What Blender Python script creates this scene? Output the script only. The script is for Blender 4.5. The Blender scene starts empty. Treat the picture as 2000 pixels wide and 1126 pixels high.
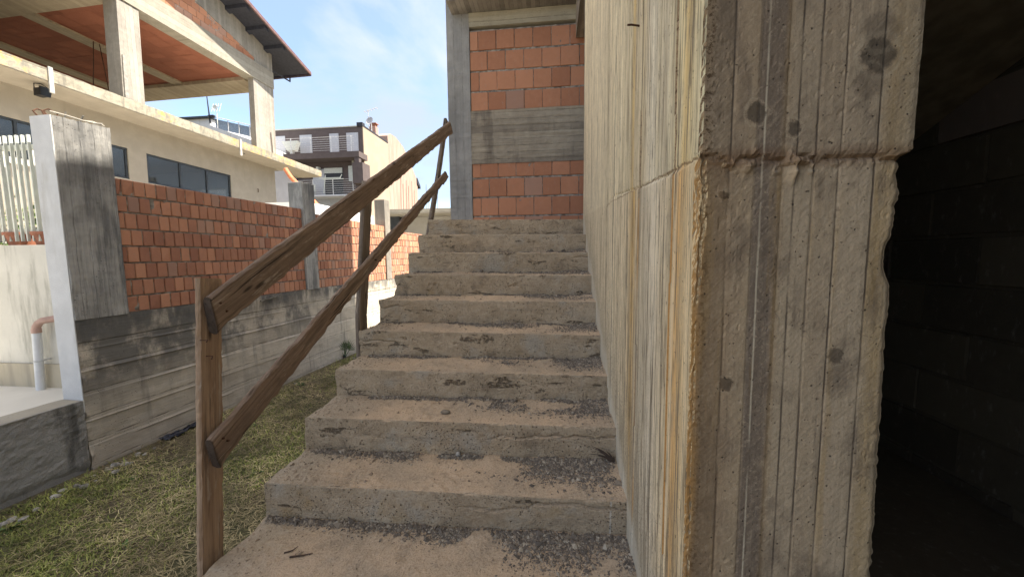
import bpy, math, random
import numpy as np
from mathutils import Vector, Matrix
random.seed(7); rng = np.random.default_rng(11)
C = bpy.context.scene.collection
SC = bpy.context.scene
rad = math.radians

# ------------------------------------------------------------------ camera
cam = bpy.data.objects.new('camera', bpy.data.cameras.new('camera')); C.objects.link(cam)
cam.data.sensor_width = 36; cam.data.lens = 36 * 720 / 2000
cam.data.clip_start = 0.02; cam.data.clip_end = 3000
_yaw, _pit, _rol = rad(6.2), rad(5.09), rad(-.61)
_fw = Vector((-math.sin(_yaw), math.cos(_yaw), 0)); _rt = Vector((math.cos(_yaw), math.sin(_yaw), 0)); _up = Vector((0, 0, 1))
_W = _fw * math.cos(_pit) - _up * math.sin(_pit); _u2 = _up * math.cos(_pit) + _fw * math.sin(_pit)
_R = _rt * math.cos(_rol) + _u2 * math.sin(_rol); _U = _u2 * math.cos(_rol) - _rt * math.sin(_rol)
cam.matrix_world = Matrix(((_R.x, _U.x, -_W.x, 1.2961), (_R.y, _U.y, -_W.y, 0), (_R.z, _U.z, -_W.z, 1.1706), (0, 0, 0, 1)))
SC.camera = cam

# ------------------------------------------------------------------ sky, sun, exposure
SUN_EL, SUN_PHI = rad(60), rad(10)          # PHI: from +x towards +y
w = bpy.data.worlds.new('World'); SC.world = w; w.use_nodes = True
nt = w.node_tree; nt.nodes.clear()
def wn(t, **k):
    n = nt.nodes.new(t)
    for a, b in k.items(): setattr(n, a, b)
    return n
out = wn('ShaderNodeOutputWorld'); bg = wn('ShaderNodeBackground'); bg.inputs[1].default_value = .10
sky = wn('ShaderNodeTexSky', sky_type='NISHITA', sun_disc=False)
sky.sun_elevation = SUN_EL; sky.sun_rotation = rad(90) - SUN_PHI
tc = wn('ShaderNodeTexCoord'); sp = wn('ShaderNodeSeparateXYZ'); nt.links.new(tc.outputs['Generated'], sp.inputs[0])
def wm(op, a, b=None):
    n = wn('ShaderNodeMath', operation=op)
    for i, v in enumerate((a, b)):
        if v is None: continue
        if isinstance(v, (int, float)): n.inputs[i].default_value = v
        else: nt.links.new(v, n.inputs[i])
    return n.outputs[0]
zz = wm('ADD', wm('MAXIMUM', sp.outputs[2], 0), .22)
cb = wn('ShaderNodeCombineXYZ'); nt.links.new(wm('DIVIDE', sp.outputs[0], zz), cb.inputs[0]); nt.links.new(wm('DIVIDE', sp.outputs[1], zz), cb.inputs[1])
n1 = wn('ShaderNodeTexNoise'); n1.inputs['Scale'].default_value = 1.5; n1.inputs['Detail'].default_value = 9; n1.inputs['Roughness'].default_value = .52
n1.inputs['Distortion'].default_value = .35
nt.links.new(cb.outputs[0], n1.inputs['Vector'])
cr = wn('ShaderNodeValToRGB'); nt.links.new(n1.outputs['Fac'], cr.inputs[0])
cr.color_ramp.elements[0].position = .40; cr.color_ramp.elements[0].color = (.12, .12, .12, 1)
cr.color_ramp.elements[1].position = .60; cr.color_ramp.elements[1].color = (.9, .9, .9, 1)
mx = wn('ShaderNodeMix', data_type='RGBA'); nt.links.new(cr.outputs[0], mx.inputs[0]); nt.links.new(sky.outputs[0], mx.inputs[6])
cl = wn('ShaderNodeValToRGB'); nt.links.new(sp.outputs[2], cl.inputs[0])      # thin bluish cloud low down; warm cloud added overhead, out of view, for fill light
cl.color_ramp.elements[0].position = .35; cl.color_ramp.elements[0].color = (.215, .245, .305, 1); cl.color_ramp.elements[1].position = .8; cl.color_ramp.elements[1].color = (.60, .52, .42, 1)
cs = wn('ShaderNodeVectorMath', operation='SCALE'); nt.links.new(cl.outputs[0], cs.inputs[0]); cs.inputs['Scale'].default_value = 10
nt.links.new(cs.outputs[0], mx.inputs[7])
nt.links.new(mx.outputs[2], bg.inputs[0]); nt.links.new(bg.outputs[0], out.inputs[0])
sun = bpy.data.objects.new('sun', bpy.data.lights.new('sun', 'SUN')); C.objects.link(sun)
sun.data.energy = 4.5; sun.data.angle = rad(.5); sun.data.color = (1, .91, .78)
tosun = Vector((math.cos(SUN_PHI) * math.cos(SUN_EL), math.sin(SUN_PHI) * math.cos(SUN_EL), math.sin(SUN_EL)))
sun.rotation_euler = tosun.to_track_quat('Z', 'Y').to_euler(); sun.location = (10, 2, 20)
vs = SC.view_settings; vs.view_transform = 'Standard'; vs.look = 'None'; vs.gamma = 1; vs.exposure = 1.82; vs.use_curve_mapping = False

# ------------------------------------------------------------------ noise
def _h(i, j, k, s):
    n = (i * 374761393 + j * 668265263 + k * 2147483647 + s * 974634777) & 0xffffffff
    n = ((n ^ (n >> 13)) * 1274126177) & 0xffffffff
    return ((n ^ (n >> 16)) & 0xffff) / 65535.0
def vn(x, y=0., z=0., s=0):
    x, y, z = np.broadcast_arrays(np.asarray(x, float), np.asarray(y, float), np.asarray(z, float))
    i, j, k = (np.floor(v).astype(np.int64) for v in (x, y, z)); a, b, c = x - i, y - j, z - k
    a, b, c = (t * t * (3 - 2 * t) for t in (a, b, c)); r = 0
    for di in (0, 1):
        for dj in (0, 1):
            for dk in (0, 1):
                r = r + (a if di else 1 - a) * (b if dj else 1 - b) * (c if dk else 1 - c) * _h(i + di, j + dj, k + dk, s)
    return r * 2 - 1
def fbm(x, y=0., z=0., s=0, o=4):
    r = 0; a = 1.; t = 0
    for q in range(o): r = r + a * vn(np.asarray(x) * 2 ** q, np.asarray(y) * 2 ** q, np.asarray(z) * 2 ** q, s + q); t += a; a *= .5
    return r / t
def sm(a, b, x): t = np.clip((np.asarray(x, float) - a) / (b - a), 0, 1); return t * t * (3 - 2 * t)

# ------------------------------------------------------------------ materials
class G:
    def __init__(s, name, rough=.9):
        s.mat = bpy.data.materials.new(name); s.mat.use_nodes = True; s.t = s.mat.node_tree
        s.b = s.t.nodes['Principled BSDF']; s.b.inputs['Roughness'].default_value = rough; s.b.inputs['Specular IOR Level'].default_value = .3
        s._pos = None
    def n(s, ty, **k):
        n = s.t.nodes.new(ty)
        for a, b in k.items(): setattr(n, a, b)
        return n
    def put(s, sock, v):
        if isinstance(v, (int, float)): sock.default_value = v
        elif isinstance(v, (tuple, list)): sock.default_value = (*v, 1) if len(v) == 3 and len(sock.default_value) == 4 else v
        else: s.t.links.new(v, sock)
    @property
    def pos(s):
        if s._pos is None: s._pos = s.n('ShaderNodeNewGeometry').outputs['Position']
        return s._pos
    def attr(s, name): return s.n('ShaderNodeAttribute', attribute_name=name)
    def sep(s, v): n = s.n('ShaderNodeSeparateXYZ'); s.put(n.inputs[0], v); return n.outputs
    def comb(s, x, y, z):
        n = s.n('ShaderNodeCombineXYZ')
        for i, v in enumerate((x, y, z)): s.put(n.inputs[i], v)
        return n.outputs[0]
    def m(s, op, a, b=None, c=None, clamp=False):
        n = s.n('ShaderNodeMath', operation=op); n.use_clamp = clamp
        for i, v in enumerate((a, b, c)):
            if v is not None: s.put(n.inputs[i], v)
        return n.outputs[0]
    def vm(s, v, k): n = s.n('ShaderNodeVectorMath', operation='MULTIPLY'); s.put(n.inputs[0], v); s.put(n.inputs[1], k); return n.outputs[0]
    def va(s, v, k): n = s.n('ShaderNodeVectorMath', operation='ADD'); s.put(n.inputs[0], v); s.put(n.inputs[1], k); return n.outputs[0]
    def dot(s, v, k): n = s.n('ShaderNodeVectorMath', operation='DOT_PRODUCT'); s.put(n.inputs[0], v); s.put(n.inputs[1], k); return n.outputs['Value']
    def dist(s, v, k): n = s.n('ShaderNodeVectorMath', operation='DISTANCE'); s.put(n.inputs[0], v); s.put(n.inputs[1], k); return n.outputs['Value']
    def noise(s, v, sc=1, det=5, ro=.55, dis=0):
        n = s.n('ShaderNodeTexNoise'); s.put(n.inputs['Vector'], v); n.inputs['Scale'].default_value = sc
        n.inputs['Detail'].default_value = det; n.inputs['Roughness'].default_value = ro; n.inputs['Distortion'].default_value = dis
        return n.outputs['Fac']
    def vor(s, v, sc=1, feat='F1'):
        n = s.n('ShaderNodeTexVoronoi', feature=feat); s.put(n.inputs['Vector'], v); n.inputs['Scale'].default_value = sc; return n.outputs['Distance']
    def wh(s, v): n = s.n('ShaderNodeTexWhiteNoise', noise_dimensions='1D'); s.put(n.inputs['W'], v); return n.outputs['Value']
    def ramp(s, f, stops, interp='LINEAR'):
        n = s.n('ShaderNodeValToRGB'); s.put(n.inputs[0], f); cr = n.color_ramp; cr.interpolation = interp
        while len(cr.elements) < len(stops): cr.elements.new(.5)
        for e, (p, c) in zip(cr.elements, stops):
            e.position = p; e.color = (c, c, c, 1) if isinstance(c, (int, float)) else (*c, 1)
        return n.outputs[0]
    def ss(s, x, a, b): # smoothstep
        n = s.n('ShaderNodeMapRange', interpolation_type='SMOOTHSTEP'); s.put(n.inputs[0], x)
        n.inputs[1].default_value = a; n.inputs[2].default_value = b; return n.outputs[0]
    def mix(s, f, a, b, ty='MIX'):
        n = s.n('ShaderNodeMix', data_type='RGBA', blend_type=ty); s.put(n.inputs[0], f); s.put(n.inputs[6], a); s.put(n.inputs[7], b); return n.outputs[2]
    def bump(s, h, st=.5, d=.01, prev=None):
        n = s.n('ShaderNodeBump'); n.inputs['Strength'].default_value = st; n.inputs['Distance'].default_value = d
        s.put(n.inputs['Height'], h)
        if prev is not None: s.put(n.inputs['Normal'], prev)
        return n.outputs[0]
    def done(s, col=None, nor=None, rough=None):
        if col is not None: s.put(s.b.inputs['Base Color'], col)
        if nor is not None: s.put(s.b.inputs['Normal'], nor)
        if rough is not None: s.put(s.b.inputs['Roughness'], rough)
        return s.mat

def plain(name, col, rough=.7, metal=0, var=.15, sc=12, bump=.15):
    g = G(name, rough); g.b.inputs['Metallic'].default_value = metal
    n = g.noise(g.pos, sc, 6); c2 = tuple(c * (1 - var * 2) for c in col); c1 = tuple(min(1, c * (1 + var * .6)) for c in col)
    return g.done(g.mix(g.ss(n, .3, .7), c2, c1), g.bump(g.noise(g.pos, sc * 6, 5), bump, .004))

def board_concrete(name, light, dark, across, along, width, seam=.7, streak=.5, grain=1., extra=None, mold=None, det=1.):
    """board formed concrete: across = axis that counts boards, along = axis the boards run"""
    g = G(name); c = g.dot(g.pos, across); l = g.dot(g.pos, along)
    thick = np.cross(np.array(across), np.array(along)); t = g.dot(g.pos, tuple(thick))
    wob = g.noise(g.comb(l, c, 0), 1.3, 3)
    cc = g.m('ADD', g.m('DIVIDE', c, width), g.m('MULTIPLY', wob, .22))
    idb = g.m('FLOOR', cc); fr = g.m('FRACT', cc); d = g.m('SUBTRACT', .5, g.m('ABSOLUTE', g.m('SUBTRACT', fr, .5)))
    r1 = g.wh(idb)
    g1 = g.noise(g.comb(g.m('ADD', g.m('MULTIPLY', c, 90), g.m('MULTIPLY', r1, 40)), g.m('MULTIPLY', l, 3.), t), 1, 6, .6, .4)
    big = g.noise(g.pos, 1.7, 7, .62); med = g.noise(g.va(g.pos, (7, 3, 1)), 9, 7, .65)
    stk = g.noise(g.comb(g.m('MULTIPLY', g.dot(g.pos, (.83, .91, 0)), 5.5), g.m('MULTIPLY', g.sep(g.pos)[2], .55), 3), 1, 6, .6)
    f = g.m('ADD', g.m('MULTIPLY', big, .45), g.m('MULTIPLY', med, .35)); f = g.m('ADD', f, g.m('MULTIPLY', g1, .25 * grain))
    f = g.m('ADD', f, g.m('MULTIPLY', g.m('SUBTRACT', r1, .5), .22))
    f = g.m('SUBTRACT', f, g.m('MULTIPLY', g.ss(stk, .5, .75), streak * .45))
    col = g.mix(g.ss(f, .3, .72), dark, light)
    sj = g.noise(g.comb(g.m('MULTIPLY', l, 4), idb, 0), 2, 3)
    sw = g.m('MULTIPLY', g.m('SUBTRACT', 1, g.ss(d, .004, .05)), g.ss(sj, .38, .62))
    col = g.mix(g.m('MULTIPLY', sw, seam), col, tuple(x * .35 for x in dark))
    pit = g.vor(g.pos, 55); pm = g.m('MULTIPLY', g.m('SUBTRACT', 1, g.ss(pit, .1, .2)), g.ss(g.noise(g.pos, 6, 3), .48, .62))
    col = g.mix(g.m('MULTIPLY', pm, .75), col, tuple(x * .3 for x in dark))
    if mold:  # (colour, strength, z_low, z_high): mould that hangs from a top edge
        z = g.sep(g.pos)[2]; mk = g.m('MULTIPLY', g.ss(g.m('ADD', z, g.m('MULTIPLY', g.noise(g.vm(g.pos, (4, 4, 1.2)), 1, 6, .65), .5)), mold[2], mold[3]), g.ss(g.noise(g.vm(g.pos, (7, 7, 2.2)), 1, 6, .7), .3, .55))
        col = g.mix(g.m('MULTIPLY', mk, mold[1]), col, mold[0])
    if extra: col = extra(g, col)
    h = g.m('ADD', g.m('MULTIPLY', g1, .5 * grain), g.m('MULTIPLY', med, .5)); h = g.m('SUBTRACT', h, g.m('MULTIPLY', sw, .9)); h = g.m('SUBTRACT', h, g.m('MULTIPLY', pm, 1.))
    h = g.m('ADD', h, g.m('MULTIPLY', r1, .5))
    return g.done(col, g.bump(h, .8 * det, .008))

def plaster(name, col, stain=(.3, .27, .2), amt=.4, sc=3, bump=.3):
    g = G(name); n = g.noise(g.pos, sc, 7, .6); v = g.noise(g.vm(g.pos, (6, 6, .9)), 1, 6, .65)
    c = g.mix(g.ss(n, .35, .75), tuple(x * .86 for x in col), col); c = g.mix(g.m('MULTIPLY', g.ss(v, .52, .72), amt), c, stain)
    return g.done(c, g.bump(g.noise(g.pos, 140, 4), bump, .004))

def brick_mat(name, light, dark, stri=0., bump=.5):
    g = G(name); a = g.attr('Col').outputs['Color']; r = g.sep(a)[0]; r2 = g.sep(a)[1]
    n = g.noise(g.pos, 14, 6, .65); f = g.m('ADD', g.m('MULTIPLY', r, .7), g.m('MULTIPLY', n, .55))
    c = g.mix(g.ss(f, .2, 1.05), dark, light)
    dust = g.noise(g.vm(g.pos, (30, 30, 12)), 1, 6, .7)
    c = g.mix(g.m('MULTIPLY', g.ss(dust, .55, .8), .45), c, (.42, .34, .28))
    c = g.mix(g.m('MULTIPLY', g.m('GREATER_THAN', r2, .9), .45), c, (.40, .30, .25))
    h = g.noise(g.pos, 60, 6, .7); z = g.sep(g.pos)[2]
    if stri: h = g.m('ADD', g.m('MULTIPLY', h, .7), g.m('MULTIPLY', g.m('PINGPONG', z, .007), stri * 100))
    return g.done(c, g.bump(h, bump, .006))

M = {}
def fence_stain(g, c):     # black mould at the near end under the pier, runs below the coping and damp at the foot
    x, y, z = g.sep(g.pos); a = g.noise(g.vm(g.pos, (3, 3, 2.2)), 1, 7, .68); b_ = g.noise(g.comb(0, g.m('MULTIPLY', y, 4.5), g.m('MULTIPLY', z, .5)), 1, 4, .6)
    k = g.m('MULTIPLY', g.ss(g.m('SUBTRACT', z, g.m('MULTIPLY', y, .07)), -.32, .22), g.ss(g.m('ADD', a, g.m('MULTIPLY', y, -.05)), .24, .40)); c = g.mix(g.m('MULTIPLY', k, .85), c, (.12, .12, .117))
    c = g.mix(g.m('MULTIPLY', g.ss(b_, .58, .66), .55), c, (.17, .165, .15)); return g.mix(g.m('MULTIPLY', g.ss(g.m('ADD', z, g.m('MULTIPLY', a, .2)), -.28, -.38), .6), c, (.20, .19, .13))
M['mortar'] = plain('mortar', (.37, .345, .30), .95, var=.3, sc=20, bump=.9)
M['brick_old'] = brick_mat('weathered_clay_block', (.60, .30, .185), (.38, .175, .115))
M['brick_new'] = brick_mat('clay_block', (.55, .265, .155), (.39, .175, .10), stri=1.)
M['brick_tile'] = brick_mat('ceiling_clay_tile', (.34, .13, .08), (.27, .10, .062), bump=1.)
M['fence_base'] = board_concrete('fence_base_concrete', (.72, .65, .54), (.46, .41, .34), (0, 0, 1), (.07, 1, 0), .19, seam=.55, streak=1., det=.8, mold=((.12, .118, .112), .85, .62, .95), extra=fence_stain)
M['fence_col'] = board_concrete('fence_column_concrete', (.50, .49, .46), (.20, .20, .195), (.05, 1, 0), (0, 0, 1), .085, seam=.35, streak=1.3, grain=1.6, mold=((.10, .102, .105), .55, 1.5, 2.3))
M['col_clean'] = board_concrete('pale_column_concrete', (.36, .335, .29), (.23, .21, .18), (.5, 1, 0), (0, 0, 1), .1, seam=.5, streak=.4)
M['conc_pale_h'] = board_concrete('pale_beam_concrete', (.37, .345, .285), (.26, .235, .19), (0, 0, 1), (0, 1, 0), .16, seam=.5, streak=.25)
M['conc_soffit'] = board_concrete('soffit_concrete', (.46, .40, .30), (.34, .29, .22), (1, 0, 0), (0, 1, 0), .14, seam=.5, streak=.0)
M['plaster_beige'] = plaster('beige_plaster', (.34, .30, .24), (.25, .22, .17), .3)
M['plaster_white'] = plaster('white_plaster', (.66, .66, .655), (.36, .34, .29), .55, sc=6, bump=.7)
M['plaster_stain'] = plaster('stained_white_plaster', (.66, .63, .55), (.26, .25, .2), .8)
M['render_dark'] = plaster('rough_grey_render', (.36, .35, .33), (.09, .088, .082), .85, sc=2.2, bump=1.2)
M['dark_wood'] = plain('dark_roof_timber', (.038, .04, .052), .8)
M['metal_rust'] = plain('rusty_steel', (.10, .05, .03), .8, .3)
M['metal_pale'] = plain('weathered_pale_steel', (.34, .32, .28), .6, .3)
M['galv'] = plain('painted_railing_steel', (.62, .62, .62), .5, .2)
M['frame_dark'] = plain('dark_window_frame', (.035, .04, .045), .45)
M['white_paint'] = plain('white_paint', (.62, .64, .58), .5, var=.06)
M['pvc'] = plain('grey_white_pvc', (.68, .69, .70), .35, var=.05)
M['pvc_pink'] = plain('pink_pvc', (.47, .30, .24), .45, var=.12)
M['terracotta'] = plain('terracotta', (.36, .15, .09), .8)
M['black'] = plain('black_plastic', (.012, .012, .014), .4)
M['brown_wall'] = plaster('shaded_brown_render', (.125, .10, .095), (.07, .06, .055), .3)  # brown of the apartment front, its shade darkened into the colour
M['sunlit_side'] = plaster('sunlit_side_render', (.42, .34, .255), (.32, .26, .19), .3, sc=.6)  # same building's side, sunlight on it put into a paler colour
M['red_tile'] = plain('orange_roof_tile', (.55, .20, .10), .8)
M['floor_white'] = plain('pale_courtyard_paving', (.70, .68, .62), .8, var=.05, sc=2)
def glass_mat():
    g = G('window_glass', .04); g.b.inputs['Base Color'].default_value = (.05, .055, .055, 1); g.b.inputs['Specular IOR Level'].default_value = .9
    tr = g.n('ShaderNodeBsdfTransparent'); tr.inputs[0].default_value = (.78, .8, .78, 1); ms = g.n('ShaderNodeMixShader'); ms.inputs[0].default_value = .55
    o = g.t.nodes['Material Output']; g.t.links.new(tr.outputs[0], ms.inputs[1]); g.t.links.new(g.b.outputs[0], ms.inputs[2]); g.t.links.new(ms.outputs[0], o.inputs[0])
    return g.mat
M['glass'] = glass_mat()

# ------------------------------------------------------------------ mesh builder
class MB:
    def __init__(s, T=None): s.v = []; s.f = []; s.col = []; s.wc = []; s.T = T
    def add(s, vs, fs, col=None, wc=None):
        b = len(s.v); s.v += [tuple(p) for p in vs]; s.f += [tuple(i + b for i in f) for f in fs]
        s.col += [col or (.5, .5, .5)] * len(fs)
        s.wc += wc if wc is not None else [(0, 0, 0)] * len(vs)
        return s
    def box(s, a, b, col=None):
        x0, x1 = sorted((a[0], b[0])); y0, y1 = sorted((a[1], b[1])); z0, z1 = sorted((a[2], b[2]))
        return s.add([(x0, y0, z0), (x1, y0, z0), (x1, y1, z0), (x0, y1, z0), (x0, y0, z1), (x1, y0, z1), (x1, y1, z1), (x0, y1, z1)],
                     [(0, 3, 2, 1), (4, 5, 6, 7), (0, 1, 5, 4), (1, 2, 6, 5), (2, 3, 7, 6), (3, 0, 4, 7)], col)
    def poly(s, pts, d, col=None):  # prism: polygon pts swept by vector d
        n = len(pts); P = [Vector(p) for p in pts]; D = Vector(d)
        return s.add([*P, *[p + D for p in P]], [tuple(range(n - 1, -1, -1)), tuple(range(n, 2 * n)), *[(i, (i + 1) % n, n + (i + 1) % n, n + i) for i in range(n)]], col)
    def tube(s, pts, r, n=8, col=None, cap=True):
        P = [Vector(p) for p in pts]; rs = r if isinstance(r, (list, tuple)) else [r] * len(P); vs = []; fs = []
        ref = None
        for i, p in enumerate(P):
            d = (P[min(i + 1, len(P) - 1)] - P[max(i - 1, 0)]).normalized()
            if ref is None: ref = d.orthogonal().normalized()
            ref = (ref - d * ref.dot(d)).normalized(); q = d.cross(ref)
            for k in range(n): a = 2 * math.pi * k / n; vs.append(p + (ref * math.cos(a) + q * math.sin(a)) * rs[i])
        for i in range(len(P) - 1):
            for k in range(n): fs.append((i * n + k, i * n + (k + 1) % n, (i + 1) * n + (k + 1) % n, (i + 1) * n + k))
        if cap: fs += [tuple(range(n - 1, -1, -1)), tuple(range((len(P) - 1) * n, len(P) * n))]
        return s.add(vs, fs, col)
    def lathe(s, prof, c, n=16, axis=(0, 0, 1)):
        A = Vector(axis).normalized(); r1 = A.orthogonal().normalized(); r2 = A.cross(r1); c = Vector(c); vs = []; fs = []
        for (r, h) in prof:
            for k in range(n): a = 2 * math.pi * k / n; vs.append(c + A * h + (r1 * math.cos(a) + r2 * math.sin(a)) * max(r, 1e-4))
        for i in range(len(prof) - 1):
            for k in range(n): fs.append((i * n + k, i * n + (k + 1) % n, (i + 1) * n + (k + 1) % n, (i + 1) * n + k))
        return s.add(vs, fs)
    def grid(s, P, flip=False, col=None):  # P: array (a,b,3)
        a, b, _ = P.shape; vs = P.reshape(-1, 3).tolist(); fs = []
        for i in range(a - 1):
            r = i * b
            for j in range(b - 1):
                q = (r + j, r + j + 1, r + b + j + 1, r + b + j); fs.append(q[::-1] if flip else q)
        return s.add(vs, fs, col)
    def build(s, name, mat, parent=None, smooth=False, kind=None):
        me = bpy.data.meshes.new(name); V = [s.T @ Vector(v) for v in s.v] if s.T is not None else s.v
        o0 = ORG[parent.name] if parent is not None else (0, 0, 0)
        V = np.array([tuple(v) for v in V], dtype=float) - np.array(o0)
        me.from_pydata(V.tolist(), [], s.f); me.materials.append(mat)
        ca = me.color_attributes.new('Col', 'FLOAT_COLOR', 'CORNER')
        tot = np.zeros(len(me.polygons), np.int32); me.polygons.foreach_get('loop_total', tot)
        arr = np.ones((len(me.loops), 4), np.float32); arr[:, :3] = np.repeat(np.array(s.col, np.float32), tot, axis=0); ca.data.foreach_set('color', arr.ravel())
        if any(c != (0, 0, 0) for c in s.wc[:3] + s.wc[-3:]):
            at = me.attributes.new('wc', 'FLOAT_VECTOR', 'POINT'); at.data.foreach_set('vector', np.array(s.wc, np.float32).ravel())
        if smooth: me.shade_smooth()
        me.update()
        ob = bpy.data.objects.new(name, me); C.objects.link(ob)
        if parent is not None: ob.parent = parent
        ORG[ob.name] = o0
        if kind: ob['kind'] = kind
        return ob
ORG = {}
def tag(o, label, cat, group=None, kind=None):
    if label: o['label'] = label
    if cat: o['category'] = cat
    if group: o['group'] = group
    if kind: o['kind'] = kind
    return o
def thing(name, label, cat, loc=(0, 0, 0), group=None):
    o = bpy.data.objects.new(name, None); C.objects.link(o); o.location = loc; o.empty_display_size = .2; ORG[o.name] = tuple(loc); return tag(o, label, cat, group)

def frame(org, u, n, up=None):   # local (s along u, v along n, h up) to world
    u = Vector(u).normalized(); n = Vector(n).normalized(); wv = Vector(up) if up else n.cross(u)
    return Matrix(((u.x, n.x, wv.x, org[0]), (u.y, n.y, wv.y, org[1]), (u.z, n.z, wv.z, org[2]), (0, 0, 0, 1)))

def bricks(T, s0, s1, zf, z0, bw, bh, gap, depth, rnd, name, mat, parent, jit=.002, mmat=None, half=True, vface=0., mortar_back=.011, z1max=9, gapu=None):
    """courses of clay blocks whose face is the plane v=vface; zf(s) gives the top of the wall"""
    b = MB(T); mo = MB(T); z = z0; row = 0; R = random.Random(rnd); gapu = gapu if gapu is not None else gap * .6
    while z < z1max:
        s = s0 - (bw * (.5 if row % 2 else 0) if half else 0) - R.uniform(0, .01); any_ = False
        while s < s1:
            a, e = max(s, s0), min(s + bw, s1); top = min(z + bh, zf((a + e) / 2))
            if e - a > .012 and top - z > .018:
                any_ = True; f = vface + R.gauss(0, jit * 1.3); c = (R.random(), R.random(), R.random()); i = .0035
                J = lambda k=1: R.uniform(-jit, jit) * k
                x0, x1, y0, y1 = a + J(), e + J() , z + J(), top + J(); tl = J(.8)
                vs = [(x0, f - .008, y0), (x1, f - .008, y0), (x1, f - .008, y1), (x0, f - .008, y1),
                      (x0 + i, f + tl, y0 + i), (x1 - i, f - tl, y0 + i), (x1 - i, f + J(.6), y1 - i), (x0 + i, f + J(.6), y1 - i),
                      (x0, f - depth, y0), (x1, f - depth, y0), (x1, f - depth, y1), (x0, f - depth, y1)]
                if R.random() < .12: k = R.choice((4, 5, 6, 7)); q = vs[k]; vs[k] = (q[0], q[1] - R.uniform(.006, .014), q[2]); 
                fs = [(4, 5, 6, 7), (0, 1, 5, 4), (1, 2, 6, 5), (2, 3, 7, 6), (3, 0, 4, 7), (8, 9, 1, 0), (9, 10, 2, 1), (10, 11, 3, 2), (11, 8, 0, 3)]
                b.add(vs, fs, c)
            s += bw + gapu
        z += bh + gap; row += 1
        if not any_: break
    ns, nz = max(8, int((s1 - s0) / .022)), max(8, int((z1max - z0) / .022)); nz = min(nz, 160); ns = min(ns, 240)
    S = np.linspace(s0, s1, ns)[:, None]; tops = np.array([zf(x) for x in S[:, 0]])[:, None]; k = np.linspace(0, 1, nz)[None, :]
    Z = z0 - .01 + (tops - z0) * k; Sb = S + 0 * Z; V = vface - mortar_back + .011 * fbm(Sb * 22, Z * 22, 0, rnd, 3)
    mo.grid(np.stack([Sb, V, Z], -1)); 
    top = tops[:, 0]; mo.poly([(s0, vface - .03, z0 - .01), (s1, vface - .03, z0 - .01)] + [(S[i, 0], vface - .03, top[i]) for i in range(ns - 1, -1, -max(1, ns // 6))] + [(s0, vface - .03, top[0])], (0, -depth + .03, 0))
    o = b.build(name, mat, parent); mo.build('mortar', mmat or M['mortar'], o, smooth=False); return o

# ================================================================== THE UNFINISHED BUILDING (right)
ZG = -.45; XW = 1.604
ub = thing('unfinished_building', 'bare concrete building shell with board-marked wall and red clay block panels beside the stairs', 'building', (XW, .83, ZG))

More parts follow.
